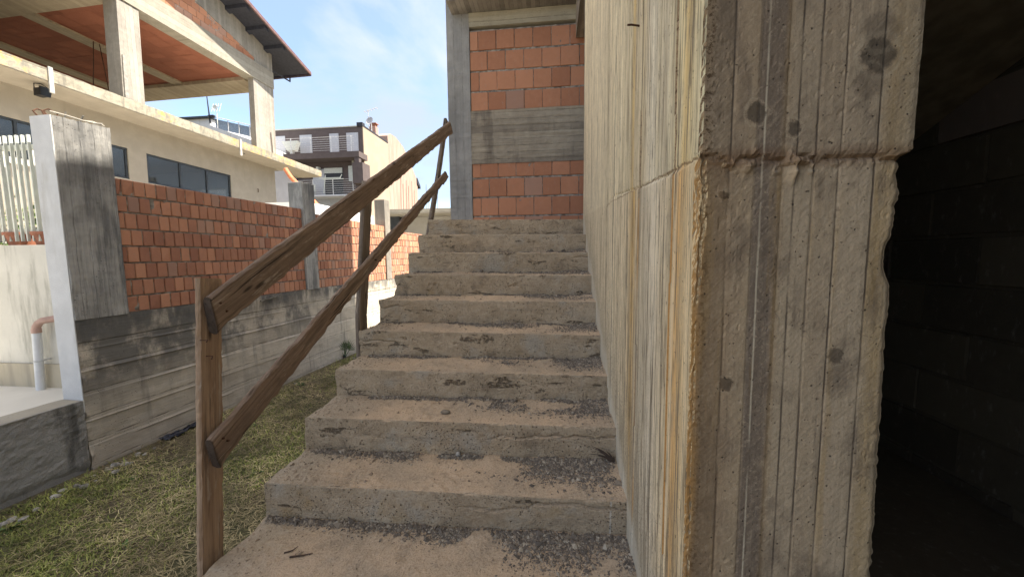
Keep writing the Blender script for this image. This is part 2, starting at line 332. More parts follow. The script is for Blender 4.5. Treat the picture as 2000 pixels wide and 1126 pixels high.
# --- near board-formed wall, one sheet round its broken corner
def crack_z(y): return np.interp(y, [.8, 1.02, 1.36, 1.9, 2.26, 2.5, 3.7], [1.372, 1.377, 1.405, 1.46, 1.43, 1.36, 1.22])
def front_wall():
    ya = 1 / np.linspace(1 / 3.70, 1 / .83, 330); nA = len(ya)
    xb = np.linspace(XW, 2.0, 110)[1:]; nB = len(xb); yc = np.linspace(.83, 3.7, 14)[1:]; nC = len(yc)
    zs = np.concatenate([np.arange(-.2, .3, .014), np.arange(.3, 1.74, .0065), np.arange(1.74, 3.7, .022), [4.0, 4.3, 4.6, 4.83]])
    Z, _ = np.meshgrid(zs, np.zeros(nA + nB + nC), indexing='ij')
    X = np.concatenate([np.full(nA, XW), xb, np.full(nC, 2.0)])[None, :] + 0 * Z; Y = np.concatenate([ya, np.full(nB, .83), yc])[None, :] + 0 * Z
    seg = np.concatenate([np.zeros(nA), np.ones(nB), np.full(nC, 2)])[None, :] + 0 * Z
    dA = Y - .83; dB = X - XW
    # face A (x = XW): narrow boards, ridged
    edges = np.array([.83, .905, .985, 1.05, 1.135, 1.21, 1.30, 1.37, 1.46, 1.55, 1.66, 1.76, 1.9, 2.0, 2.15, 2.28, 2.4, 2.55, 2.7, 2.85, 3.0, 3.2, 3.4, 3.7])
    bi = np.clip(np.searchsorted(edges, Y + .004 * vn(Z * 1.5, Y * 0, 0, 5)) - 1, 0, 99); off = _h(bi, bi * 0, bi * 0, 3)
    low = sm(.006, -.006, Z - crack_z(Y) - .004 * vn(Y * 40, 0, 0, 2))
    gr = .0016 * fbm(Y * 130, Z * 2.2, 0, 21, 3) + .002 * fbm(Y * 30, Z * .9, 0, 22, 3) + (off - .5) * .006
    fin = .003 * np.exp(-np.min(np.abs(Y[..., None] - edges[None, None, :]), -1) ** 2 / (2 * .0018 ** 2)) * sm(.0, .35, vn(Z * 1.6, bi * 3.1, 0, 8))
    A = gr + fin + low * .0035 - .006 * np.exp(-((Z - crack_z(Y)) / .004) ** 2) * (Y < 2.4)
    # face B (y = .83)
    eb = np.array([1.604, 1.663, 1.714, 1.765, 1.826, 1.872, 1.938, 2.1])
    bj = np.clip(np.searchsorted(eb, X) - 1, 0, 99); ob = _h(bj + 40, bj * 0, bj * 0, 3) - .5
    zj = 1.368 + .006 * vn(X * 30, 0, 0, 9) - .012 * (X - XW) / .4
    dz = Z - zj; up = sm(-.003, .003, dz)
    seam = np.exp(-np.min(np.abs(X[..., None] - eb[None, None, 1:7] - .0015 * vn(Z * 3, 0, 0, 4)[..., None]), -1) ** 2 / (2 * .0016 ** 2))
    lump = sm(.1, .6, fbm(X * 45, Z * 45, 0, 31, 3)) * np.exp(-((dz + .008) / .022) ** 2) * sm(1.62, 1.66, X) * sm(1.86, 1.78, X)
    clod = .014 * np.exp(-(((X - 1.695) / .014) ** 2 + ((Z - 1.347) / .013) ** 2)) + .012 * np.exp(-(((X - 1.787) / .008) ** 2 + ((Z - 1.335) / .02) ** 2)) + .006 * np.exp(-(((X - 1.653) / .010) ** 2 + ((Z - 1.291) / .011) ** 2))
    pits = -.0018 * sm(.62, .85, vn(X * 150, Z * 120, 3, 44)) * sm(.0, .5, vn(X * 7, Z * 7, 0, 45))
    B = ob * .0014 + .0005 * fbm(X * 120, Z * 4, 0, 27, 3) + .0008 * fbm(X * 60, Z * 60, 0, 28, 3) - .0012 * seam + up * .004 - .006 * np.exp(-((dz + .002) / .0045) ** 2) + .022 * lump + .004 * fbm(X * 130, Z * 130, 0, 36, 3) * np.exp(-((dz + .006) / .02) ** 2) + clod * (1 + .6 * fbm(X * 90, Z * 90, 0, 29, 2)) + pits
    # broken corner between A and B
    ch = (.003 + .007 * sm(1.04, 1.1, Z) * sm(1.375, 1.36, Z) * (1 + .8 * fbm(Z * 13, 0, 0, 51, 4)) + .010 * sm(.0, .7, fbm(Z * 9, 0, 0, 52, 4)) * (Z < 1.37)) * np.where(Z > 1.372, .35, 1)
    ra = np.clip(ch - dA, 0, 1); rb = np.clip(ch - dB, 0, 1); rough = .007 * fbm((X - Y) * 150, (X + Y) * 150, Z * 150, 53, 3)
    A = A - np.where(seg == 0, ra * .8, 0) - np.where((seg == 0) & (ra > 0), np.abs(rough), 0)
    B = B - np.where(seg == 1, rb * 1., 0) + np.where((seg == 1) & (rb > 0), rough - .002, 0)
    nx = np.where(seg == 0, XW - A, X); ny = np.where(seg == 1, .83 - B, Y)
    # the corner column itself follows both
    rc = .5 * rough[:, nA - 1]; nx[:, nA - 1] = XW + ch[:, nA - 1] * .55 + rc; ny[:, nA - 1] = .83 + ch[:, nA - 1] * .45 + rc
    # ragged right edge
    ez = [(1.9, 2.006), (1.37, 2.004), (1.362, 1.993), (1.321, 1.987), (1.285, 1.993), (1.240, 1.988), (1.205, 1.988), (1.185, 1.977), (1.149, 1.975), (1.107, 1.988), (1.067, 1.995), (1.008, 1.990), (.953, 1.993), (.793, 1.994), (.655, 1.997), (.46, 2.0), (-.2, 2.)]
    xe = np.interp(Z, [a for a, _ in ez[::-1]], [b for _, b in ez[::-1]]) + np.where(Z < 1.365, .0035 * fbm(Z * 80, 0, 0, 61, 3), .0008 * vn(Z * 60, 0, 0, 62))
    k = np.where(seg == 1, sm(1.93, 2.0, X), np.where(seg == 2, 1., 0)); nx = nx + k * (xe - 2.0)
    ny = ny + np.where(seg == 1, .008 * sm(1.982, 2.0, X) * (Z < 1.365) + .003 * sm(1.99, 2., X), 0)
    return np.stack([nx, ny, Z], -1)
def wall_extra(g, col):
    x, y, z = g.sep(g.pos)
    wv = g.noise(g.comb(g.m('MULTIPLY', y, 3), 0, g.m('MULTIPLY', z, .8)), 1.2, 4); yw = g.m('ADD', y, g.m('MULTIPLY', g.m('SUBTRACT', wv, .5), .05))
    k = 1 / 3.0; P = lambda v: (v - .8) * k
    # stains and weathering by board: from the corner back along the wall
    lo = g.ramp(g.m('MULTIPLY', g.m('SUBTRACT', yw, .8), k), [(P(.83), (.78, .62, .38)), (P(.865), (.80, .70, .50)), (P(.90), (.76, .58, .33)), (P(.945), (.70, .46, .21)), (P(.985), (.76, .66, .47)), (P(1.05), (.78, .70, .54)),
        (P(1.16), (.74, .69, .58)), (P(1.25), (.64, .59, .48)), (P(1.30), (.46, .42, .34)), (P(1.37), (.58, .52, .41)), (P(1.43), (.60, .42, .18)), (P(1.49), (.64, .50, .30)), (P(1.56), (.74, .65, .48)), (P(1.9), (.74, .66, .50)), (P(2.4), (.74, .66, .50)), (P(3.5), (.74, .66, .50))])
    hi = g.ramp(g.m('MULTIPLY', g.m('SUBTRACT', yw, .8), k), [(P(.83), (.76, .72, .52)), (P(.88), (.75, .68, .46)), (P(.925), (.70, .54, .26)), (P(.955), (.78, .70, .46)), (P(1.0), (.74, .69, .50)), (P(1.08), (.66, .62, .50)),
        (P(1.15), (.68, .63, .48)), (P(1.19), (.76, .73, .62)), (P(1.27), (.72, .68, .56)), (P(1.34), (.62, .55, .40)), (P(1.46), (.64, .57, .42)), (P(1.5), (.62, .46, .20)), (P(1.54), (.66, .60, .44)), (P(1.8), (.78, .71, .53)), (P(2.4), (.80, .73, .56)), (P(3.5), (.82, .75, .58))])
    cz = g.m('ADD', 1.372, g.m('MULTIPLY', g.m('SUBTRACT', y, .83), .06)); mcol = g.mix(g.ss(g.m('SUBTRACT', z, cz), -.01, .01), lo, hi)
    # fine vertical fibre pattern pressed from the boards
    fib = g.noise(g.comb(g.m('MULTIPLY', y, 75), x, g.m('MULTIPLY', z, 2.2)), 1, 7, .7, .3); fib2 = g.noise(g.comb(g.m('MULTIPLY', y, 24), x, g.m('MULTIPLY', z, .7)), 1, 6, .65)
    mcol = g.mix(g.m('MULTIPLY', g.ss(fib, .51, .38), g.m('SUBTRACT', .9, g.m('MULTIPLY', g.ss(y, 1.2, 2.4), .45))), mcol, (.17, .135, .09)); mcol = g.mix(g.m('MULTIPLY', g.ss(fib2, .48, .32), .55), mcol, (.34, .29, .21)); fib3 = g.noise(g.comb(g.m('MULTIPLY', y, 190), x, g.m('MULTIPLY', z, 3.5)), 1, 4, .7, .2); mcol = g.mix(g.m('MULTIPLY', g.ss(fib3, .55, .66), .7), mcol, (.17, .15, .12)); crv = g.noise(g.comb(g.m('MULTIPLY', y, 42), 9, g.m('MULTIPLY', z, .9)), 1, 3, .5, .3); mcol = g.mix(g.m('MULTIPLY', g.m('MULTIPLY', g.ss(crv, .485, .5), g.ss(crv, .515, .5)), .8), mcol, (.07, .06, .05))
    mcol = g.mix(g.m('MULTIPLY', g.ss(fib2, .55, .72), .45), mcol, (.86, .80, .64))
    mot = g.noise(g.pos, 16, 7, .7); mcol = g.mix(g.m('MULTIPLY', g.ss(mot, .42, .7), .35), mcol, (.36, .33, .27))
    for i, e in enumerate((.905, .985, 1.05, 1.135, 1.21, 1.30, 1.37, 1.46, 1.55, 1.66, 1.76, 1.9, 2.0, 2.15, 2.28, 2.4, 2.7, 3.0)):
        dd = g.m('ABSOLUTE', g.m('SUBTRACT', g.m('ADD', y, g.m('MULTIPLY', g.noise(g.comb(e * 9, 2, g.m('MULTIPLY', z, 2.5)), 1, 3), .006)), e + .003)); vis = g.ss(g.noise(g.comb(e * 23, 1, g.m('MULTIPLY', z, 1.1)), 1, 4, .6), .40, .5)
        mcol = g.mix(g.m('MULTIPLY', g.m('MULTIPLY', g.ss(dd, .0022 + .0022 * (e - .8), .0006), vis), .8), mcol, (.055, .047, .04))
    gc_ = g.noise(g.pos, 130, 4, .7); ck_ = g.m('MULTIPLY', g.ss(g.m('ADD', y, g.m('MULTIPLY', g.noise(g.pos, 30, 4), .02)), .856, .842), g.ss(z, 1.375, 1.365)); mcol = g.mix(g.m('MULTIPLY', g.m('MULTIPLY', ck_, g.ss(gc_, .45, .55)), .75), mcol, (.20, .12, .05))
    cn = g.m('ABSOLUTE', g.m('SUBTRACT', g.m('SUBTRACT', z, cz), g.m('MULTIPLY', g.m('SUBTRACT', g.noise(g.comb(g.m('MULTIPLY', y, 20), 0, 0), 1, 4), .5), .03))); mcol = g.mix(g.m('MULTIPLY', g.m('MULTIPLY', g.ss(cn, .004, .001), g.ss(y, 2.3, 1.6)), .6), mcol, (.16, .10, .06))
    # dark slots left by knots, grey splash zone just above the steps, pale salts lowest
    kn = g.noise(g.comb(g.m('MULTIPLY', y, 26), 5, g.m('MULTIPLY', z, 5.)), 1, 2, .5); mcol = g.mix(g.m('MULTIPLY', g.ss(kn, .70, .78), .8), mcol, (.10, .09, .07))
    st = g.m('SUBTRACT', z, g.m('ADD', -.70, g.m('MULTIPLY', y, .585))); sn = g.m('ADD', st, g.m('MULTIPLY', g.m('SUBTRACT', g.noise(g.pos, 6, 6, .7), .5), .5))
    mcol = g.mix(g.m('MULTIPLY', g.ss(sn, .45, .05), .55), mcol, (.38, .35, .29)); 
    por = g.noise(g.vm(g.pos, (1, 1, .35)), 120, 4, .7); mcol = g.mix(g.m('MULTIPLY', g.m('MULTIPLY', g.ss(por, .60, .68), g.ss(mot, .42, .56)), .75), mcol, (.10, .08, .06)); grit = g.noise(g.pos, 95, 4, .7); mcol = g.mix(g.m('MULTIPLY', g.m('MULTIPLY', g.ss(grit, .5, .66), g.ss(sn, .9, .2)), .6), mcol, (.15, .14, .125))
    mcol = g.mix(g.m('MULTIPLY', g.ss(g.m('ADD', st, g.m('MULTIPLY', g.noise(g.pos, 9, 4), .16)), .2, .08), .55), mcol, (.62, .62, .58))
    # pier end (the face towards the passage): own boards, base tones darkened for its shade
    q = g.m('ADD', x, g.m('MULTIPLY', g.m('SUBTRACT', g.noise(g.comb(1, 2, z), 3, 3), .5), .006)); Q = lambda v: (v - 1.59) / .42
    qf = g.m('DIVIDE', g.m('SUBTRACT', q, 1.59), .42)
    pier = g.ramp(qf, [(0, (.36, .26, .15)), (Q(1.63), (.30, .245, .18)), (Q(1.662), (.37, .30, .215)), (Q(1.664), (.43, .345, .25)), (Q(1.708), (.41, .33, .235)), (Q(1.716), (.20, .165, .135)), (Q(1.755), (.22, .18, .145)), (Q(1.764), (.33, .25, .16)), (Q(1.775), (.45, .375, .28)),
                        (Q(1.82), (.49, .41, .31)), (Q(1.83), (.44, .36, .265)), (Q(1.868), (.48, .395, .295)), (Q(1.876), (.51, .42, .315)), (Q(1.935), (.50, .415, .31)), (Q(1.96), (.50, .385, .235)), (Q(2.0), (.54, .45, .32))])
    m1 = g.noise(g.va(g.pos, (3, 0, 5)), 7, 8, .68); pier = g.mix(g.m('MULTIPLY', g.ss(m1, .52, .72), .6), pier, (.17, .135, .105)); m3 = g.noise(g.va(g.pos, (1, 0, 9)), 36, 5, .75); pier = g.mix(g.m('MULTIPLY', g.ss(m3, .58, .70), .5), pier, (.16, .125, .095)); pier = g.mix(g.m('MULTIPLY', g.ss(m3, .44, .34), .4), pier, (.50, .43, .34)); spk = g.noise(g.va(g.pos, (1, 5, 9)), 110, 5, .75); pier = g.mix(g.m('MULTIPLY', g.ss(spk, .57, .68), .5), pier, (.15, .115, .085)); pier = g.mix(g.m('MULTIPLY', g.ss(spk, .45, .35), .4), pier, (.62, .53, .41)); pier = g.mix(g.m('MULTIPLY', g.ss(z, 1.30, 1.42), .25), pier, (.19, .15, .115))
    m4 = g.noise(g.comb(g.m('MULTIPLY', x, 7), 4, g.m('MULTIPLY', z, 3.2)), 1, 6, .62, .6); pier = g.mix(g.m('MULTIPLY', g.ss(m4, .50, .66), .6), pier, (.15, .12, .095)); pier = g.mix(g.m('MULTIPLY', g.ss(m4, .42, .30), .45), pier, (.58, .47, .33)); ylw = g.noise(g.comb(g.m('MULTIPLY', x, 22), 8, g.m('MULTIPLY', z, 1.4)), 1, 4, .6); pier = g.mix(g.m('MULTIPLY', g.m('MULTIPLY', g.ss(ylw, .56, .68), g.ss(z, 1.375, 1.3)), .4), pier, (.42, .29, .12))
    m2 = g.noise(g.comb(g.m('MULTIPLY', x, 38), 2, g.m('MULTIPLY', z, 3.2)), 1, 7, .7, .5); pier = g.mix(g.m('MULTIPLY', g.ss(m2, .52, .74), .45), pier, (.50, .43, .33)); pier = g.mix(g.m('MULTIPLY', g.ss(m2, .46, .3), .5), pier, (.17, .14, .115))
    # saw marks: slanting fine scratches
    sw = g.noise(g.comb(g.m('ADD', g.m('MULTIPLY', x, 60), g.m('MULTIPLY', z, -60)), 0, g.m('MULTIPLY', g.m('ADD', x, z), 6)), 1, 5, .6); pier = g.mix(g.m('MULTIPLY', g.m('MULTIPLY', g.ss(sw, .45, .7), g.ss(m1, .4, .6)), .3), pier, (.56, .47, .36))
    for i, e in enumerate((1.663, 1.727, 1.826, 1.872, 1.938, 1.79)):
        dd = g.m('ABSOLUTE', g.m('SUBTRACT', q, e)); vis = g.ss(g.noise(g.comb(e * 9, 1, g.m('MULTIPLY', z, 3)), 1, 3), .35, .55)
        pier = g.mix(g.m('MULTIPLY', g.m('MULTIPLY', g.ss(dd, .0028, .0006), vis), .8), pier, (.62, .57, .47) if i == 1 else (.05, .04, .035))
    for (kx, kz, kr, ks) in ((1.675, .888, .017, .8), (1.708, 1.454, .02, .75), (1.782, 1.422, .015, .75), (1.927, 1.551, .034, .8), (1.889, .952, .017, .65), (1.653, 1.291, .011, .9), (1.915, 1.50, .03, .35), (1.93, 1.60, .035, .3)):
        dd = g.m('ADD', g.dist(g.comb(x, 0, g.m('MULTIPLY', z, .9)), (kx, 0, kz * .9)), g.m('MULTIPLY', g.m('SUBTRACT', m3, .5), .034))
        pier = g.mix(g.m('MULTIPLY', g.ss(dd, kr, kr * .75), ks), pier, (.085, .07, .055))
        pier = g.mix(g.m('MULTIPLY', g.m('MULTIPLY', g.ss(dd, kr * 1.3, kr * 1.12), g.ss(dd, kr, kr * 1.1)), ks * .5), pier, (.5, .44, .34))
    jz = g.m('ABSOLUTE', g.m('SUBTRACT', z, g.m('ADD', 1.364, g.m('MULTIPLY', g.m('SUBTRACT', g.noise(g.pos, 12, 4), .5), .03)))); pier = g.mix(g.m('MULTIPLY', g.ss(jz, .03, .004), .55), pier, (.16, .09, .05))
    gcor = g.noise(g.pos, 110, 4, .7); pier = g.mix(g.m('MULTIPLY', g.m('MULTIPLY', g.ss(x, 1.64, 1.615), g.ss(gcor, .5, .6)), .8), pier, (.07, .04, .02)); bnd = g.m('MULTIPLY', g.ss(x, 1.70, 1.64), g.ss(z, 1.375, 1.36)); pier = g.mix(g.m('MULTIPLY', bnd, .4), pier, (.24, .155, .08))
    cor = g.m('MULTIPLY', g.ss(g.m('ADD', x, g.m('MULTIPLY', m1, .03)), 1.640, 1.612), g.ss(z, 1.375, 1.36)); pier = g.mix(g.m('MULTIPLY', cor, .65), pier, (.50, .29, .10))
    nrm = g.sep(g.n('ShaderNodeNewGeometry').outputs['True Normal']); onA = g.ss(g.m('SUBTRACT', g.m('ABSOLUTE', nrm[0]), g.m('ABSOLUTE', nrm[1])), -.1, .2)
    onA = g.m('MULTIPLY', onA, g.ss(x, 1.66, 1.64))
    pier = g.mix(1., pier, (1.10, 1.01, .87), 'MULTIPLY'); mcol = g.mix(1., mcol, (1.02, .975, .89), 'MULTIPLY'); return g.mix(onA, pier, mcol)
def wall_mat():
    g = G('board_marked_concrete_wall', .92); x, y, z = g.sep(g.pos); col = wall_extra(g, None)
    pit = g.vor(g.pos, 95); pm = g.m('MULTIPLY', g.m('SUBTRACT', 1, g.ss(pit, .08, .26)), g.ss(g.noise(g.pos, 60, 3, .7), .55, .62)); col = g.mix(g.m('MULTIPLY', pm, .8), col, (.05, .042, .035))
    u = g.m('ADD', x, y)
    h = g.m('ADD', g.m('MULTIPLY', g.noise(g.comb(g.m('MULTIPLY', u, 95), 0, g.m('MULTIPLY', z, 4)), 1, 6, .65), g.m('ADD', .2, g.m('MULTIPLY', g.ss(x, 1.63, 1.61), .5))), g.m('MULTIPLY', g.noise(g.pos, 70, 6, .7), .7))
    h = g.m('ADD', h, g.m('MULTIPLY', g.noise(g.comb(g.m('ADD', g.m('MULTIPLY', u, 120), g.m('MULTIPLY', z, -110)), 0, g.m('MULTIPLY', z, 9)), 1, 4, .6), .35)); h = g.m('SUBTRACT', h, pm)
    return g.done(col, g.bump(h, .75, .006))
b = MB(); b.grid(front_wall()); b.build('board_marked_wall', wall_mat(), ub)
nb = MB(); nb.tube([(1.606, 1.413, 1.968), (1.574, 1.405, 1.970), (1.560, 1.40, 1.967)], .0035, 6); nb.build('nail', M['metal_rust'], ub)
b = MB(); b.poly([(XW, 3.70, -.45), (2.0, 3.70, -.45), (2.0, 3.72, -.45), (XW, 3.72, -.45)], (0, 0, 5.28)); b.build('wall_end', M['conc_pale_h'], ub)

# --- brick end wall behind the landing
cmat = board_concrete('column_concrete', (.40, .39, .37), (.24, .235, .225), (1, .5, 0), (0, 0, 1), .11, seam=.25, streak=.5)
bmat = board_concrete('ring_beam_concrete', (.42, .365, .28), (.20, .17, .135), (0, 0, 1), (1, 0, 0), .085, seam=.85, streak=.9)
tmat = board_concrete('top_beam_concrete', (.50, .45, .34), (.34, .30, .23), (0, 0, 1), (1, 0, 0), .12, seam=.6, streak=.1)
def slab(name, x0, x1, z0, z1, yf, mat, parent, dep=.3, nx=60, nz=40, amp=.004, seed=1, lip=0):
    X, Z = np.meshgrid(np.linspace(x0, x1, nx), np.linspace(z0, z1, nz), indexing='xy')
    Y = yf + amp * fbm(X * 16, Z * 16, 0, seed, 4) + amp * fbm(X * 1.5, Z * 30, 0, seed + 5, 2)
    b = MB(); b.grid(np.stack([X, Y, Z], -1)); b.box((x0, yf + .012, z0), (x1, yf + dep, z1)); return b.build(name, mat, parent)
slab('corner_column', -.08, .225, 1.2, 4.75, 5.0, cmat, ub, .33, 24, 140, .004, 3)
slab('ring_beam', .226, 3.4, 2.40, 3.085, 5.004, bmat, ub, .3, 130, 60, .006, 4)
slab('top_beam', .226, 1.62, 4.13, 4.30, 4.985, tmat, ub, .3, 60, 12, .003, 6)
slab('top_beam', 1.62, 3.4, 4.13, 4.30, 4.93, bmat, ub, .3, 60, 12, .003, 6)
Tb = frame((0, 5.01, 0), (1, 0, 0), (0, -1, 0), (0, 0, 1))
bricks(Tb, .23, 3.3, lambda s: 2.40, 1.46, .232, .232, .022, .25, 5, 'block_panel', M['brick_new'], ub, .0018, z1max=2.4, gapu=.006)
bricks(Tb, .23, 3.3, lambda s: 4.11, 3.086, .232, .232, .022, .25, 8, 'block_panel', M['brick_new'], ub, .0018, z1max=4.11, gapu=.006)
sof = board_concrete('boarded_soffit', (.30, .27, .225), (.15, .13, .11), (1, 0, 0), (0, 1, 0), .055, seam=.9, streak=.2)
b = MB(); b.box((.0, 4.74, 4.305), (6.5, 6.1, 4.83)); b.build('roof_slab', sof, ub)
b = MB(); b.box((1.60, 4.2, 3.9), (1.72, 4.984, 4.30)); b.build('downstand', bmat, ub)
b = MB(); b.box((-.08, 5.34, -.45), (.2, 6.06, 4.82)); b.box((.2, 5.8, -.45), (6.5, 6.06, 4.30)); b.build('rear_wall', M['plaster_beige'], ub)
b = MB(); b.box((XW + .0, -6, 4.84), (6.5, 6.5, 8.65)); b.build('upper_storey', M['plaster_beige'], ub)
# --- dark passage to the right: block side wall, back wall, sloping flight above
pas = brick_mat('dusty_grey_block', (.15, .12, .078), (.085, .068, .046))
Tp = frame((3.35, 0, 0), (0, 1, 0), (-1, 0, 0), (0, 0, 1))
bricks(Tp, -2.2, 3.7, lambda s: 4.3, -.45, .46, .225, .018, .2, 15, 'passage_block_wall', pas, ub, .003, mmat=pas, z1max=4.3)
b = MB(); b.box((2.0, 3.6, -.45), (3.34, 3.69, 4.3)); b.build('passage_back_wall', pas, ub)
b = MB(); b.box((1.93, -2.2, -.45), (2.1, .22, 4.8)); b.build('light_screen_wall', M['plaster_beige'], ub)  # unseen wall added to cut the daylight entering the passage
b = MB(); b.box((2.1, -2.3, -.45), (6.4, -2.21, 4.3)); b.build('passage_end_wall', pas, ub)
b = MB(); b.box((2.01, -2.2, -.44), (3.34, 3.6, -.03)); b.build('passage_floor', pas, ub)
b = MB(); b.poly([(2.02, .3, 2.92), (2.02, 2.5, 1.93), (2.02, 3.6, 1.43), (2.02, 3.6, 1.25), (2.02, 2.4, 1.79), (2.02, .3, 2.74)], (1.32, 0, 0)); b.build('upper_flight_soffit', plain('dark_flight_concrete', (.42, .35, .24), .95), ub)
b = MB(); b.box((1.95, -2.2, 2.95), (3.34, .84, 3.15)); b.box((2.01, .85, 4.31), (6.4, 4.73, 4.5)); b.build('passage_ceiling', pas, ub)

# ================================================================== STAIRCASE
LY = [1.450, 1.737, 2.037, 2.328, 2.627, 2.929, 3.222, 3.506, 3.798]; LZ = [.162, .340, .505, .680, .852, 1.025, 1.204, 1.381, 1.555]
RY = [1.461, 1.745, 2.035, 2.325, 2.600, 2.900, 3.150, 3.430, 3.690]; RZ = [.165, .343, .501, .667, .845, 1.014, 1.190, 1.358, 1.516]
LY = [-.7] + LY + [5.02]; RY = [-.7] + RY + [5.02]; LZ = [0] + LZ; RZ = [0] + RZ
def yk(k, x): t = np.clip(x / XW, 0, 1); return LY[k] * (1 - t) + RY[k] * t
def tread_z(k, x, y):
    t = np.clip(x / XW, 0, 1); z = LZ[k] * (1 - t) + RZ[k] * t; back = yk(k + 1, x); d = back - y
    z = z + .004 * fbm(x * 5, y * 5, k, 71, 4) + .0042 * fbm(x * 34, y * 34, k, 72, 3) * (.5 + sm(-.3, .4, fbm(x * 6, y * 6, k, 74, 2)))
    m = sm(.14, .0, d) * (.010 + .012 * sm(.3, 1.4, x)) * (.6 + .6 * fbm(x * 7, y * 7, k, 73, 3)) + sm(.25, 0, XW - x) * .012 * sm(.3, 0, d)
    return z + np.where(k < 8, 1, .4) * m
def stair_mat():
    g = G('stair_concrete', .95); x, y, z = g.sep(g.pos); nz = g.sep(g.n('ShaderNodeNewGeometry').outputs['True Normal'])[2]; top = g.ss(nz, .45, .8)
    big = g.noise(g.vm(g.pos, (1, 1, 2)), 2.4, 7, .62); med = g.noise(g.pos, 14, 7, .68); fine = g.noise(g.pos, 120, 4, .7)
    f = g.m('ADD', g.m('MULTIPLY', big, .55), g.m('MULTIPLY', med, .45)); r = g.ramp(f, [(.3, (.28, .22, .16)), (.45, (.41, .335, .245)), (.56, (.48, .40, .305)), (.72, (.56, .48, .375))])
    blot = g.noise(g.va(g.pos, (9, 2, 3)), 3.4, 5, .6); r = g.mix(g.m('MULTIPLY', g.ss(blot, .55, .68), .6), r, (.42, .41, .38)); r = g.mix(g.m('MULTIPLY', g.ss(blot, .42, .3), .55), r, (.15, .125, .10))
    ry = g.noise(g.va(g.pos, (1, 22, 3)), 4, 3); r = g.mix(g.m('MULTIPLY', g.ss(ry, .64, .74), .5), r, (.42, .30, .15))
    wz = g.noise(g.comb(g.m('MULTIPLY', x, 3), y, g.m('MULTIPLY', z, 26)), 1, 5, .7); r = g.mix(g.m('MULTIPLY', g.ss(wz, .56, .7), .35), r, (.17, .155, .13))
    sand = g.noise(g.va(g.pos, (3, 9, 0)), 2.2, 6, .6); t = g.mix(g.ss(sand, .35, .62), (.40, .33, .25), (.57, .44, .315)); t = g.mix(g.m('MULTIPLY', g.ss(med, .5, .7), .45), t, (.21, .175, .135))
    t = g.mix(g.m('MULTIPLY', g.ss(fine, .52, .7), .5), t, (.52, .42, .31)); lf = g.m('ADD', x, g.m('MULTIPLY', g.m('SUBTRACT', g.noise(g.pos, 7, 5, .65), .5), .5)); t = g.mix(g.m('MULTIPLY', g.ss(lf, .35, .05), .7), t, (.38, .335, .265))
    rb_ = g.noise(g.va(g.pos, (7, 7, 7)), 30, 6, .75); r = g.mix(g.m('MULTIPLY', g.ss(rb_, .54, .66), .35), r, (.22, .175, .13)); r = g.mix(g.m('MULTIPLY', g.ss(rb_, .44, .34), .35), r, (.58, .53, .45))
    gw_ = g.m('MULTIPLY', g.m('MULTIPLY', g.ss(g.m('ABSOLUTE', g.m('SUBTRACT', x, g.m('ADD', 1.533, g.m('MULTIPLY', z, .02)))), .005, .002), g.ss(y, 1.6, 1.5)), g.ss(z, .01, .03)); r = g.mix(g.m('MULTIPLY', gw_, .8), r, (.62, .6, .56))
    t = g.mix(g.m('MULTIPLY', g.ss(rb_, .55, .68), .35), t, (.27, .21, .15))
    c = g.mix(top, r, t); c = g.mix(g.m('MULTIPLY', g.ss(fine, .48, .38), .3), c, (.17, .14, .105)); c = g.mix(g.m('MULTIPLY', g.ss(fine, .56, .66), .3), c, (.62, .56, .46))
    v = g.vor(g.pos, 48); pm = g.m('MULTIPLY', g.m('SUBTRACT', 1, g.ss(v, .1, .22)), g.ss(g.noise(g.va(g.pos, (0, 4, 0)), 5, 4), .42, .56))
    v2 = g.vor(g.va(g.pos, (5, 5, 5)), 110); pm = g.m('MAXIMUM', pm, g.m('MULTIPLY', g.m('SUBTRACT', 1, g.ss(v2, .1, .3)), g.ss(g.noise(g.va(g.pos, (0, 1, 7)), 9, 4), .44, .58)))
    hc = g.m('MULTIPLY', g.ss(g.noise(g.vm(g.va(g.pos, (2, 0, 1)), (2.2, 1, 9)), 1.6, 5, .6), .6, .66), g.ss(g.noise(g.pos, 48, 4, .7), .44, .54)); pm = g.m('MULTIPLY', g.m('MAXIMUM', pm, hc), g.m('SUBTRACT', 1, g.m('MULTIPLY', top, .8)))
    c = g.mix(g.m('MULTIPLY', pm, .7), c, (.07, .055, .04)); c = g.mix(1., c, g.mix(top, (1.0, .96, .89), (1.04, 1.01, .96)), 'MULTIPLY')
    h = g.m('ADD', g.m('MULTIPLY', g.noise(g.pos, 60, 6, .72), .8), g.m('MULTIPLY', fine, .45)); h = g.m('SUBTRACT', h, g.m('MULTIPLY', pm, 1.5))
    return g.done(c, g.bump(h, 1., .008))
M['stair'] = stair_mat()
st = thing('staircase', 'worn bare concrete staircase with sandy treads rising to the landing', 'stairs', (0, 1.45, ZG))
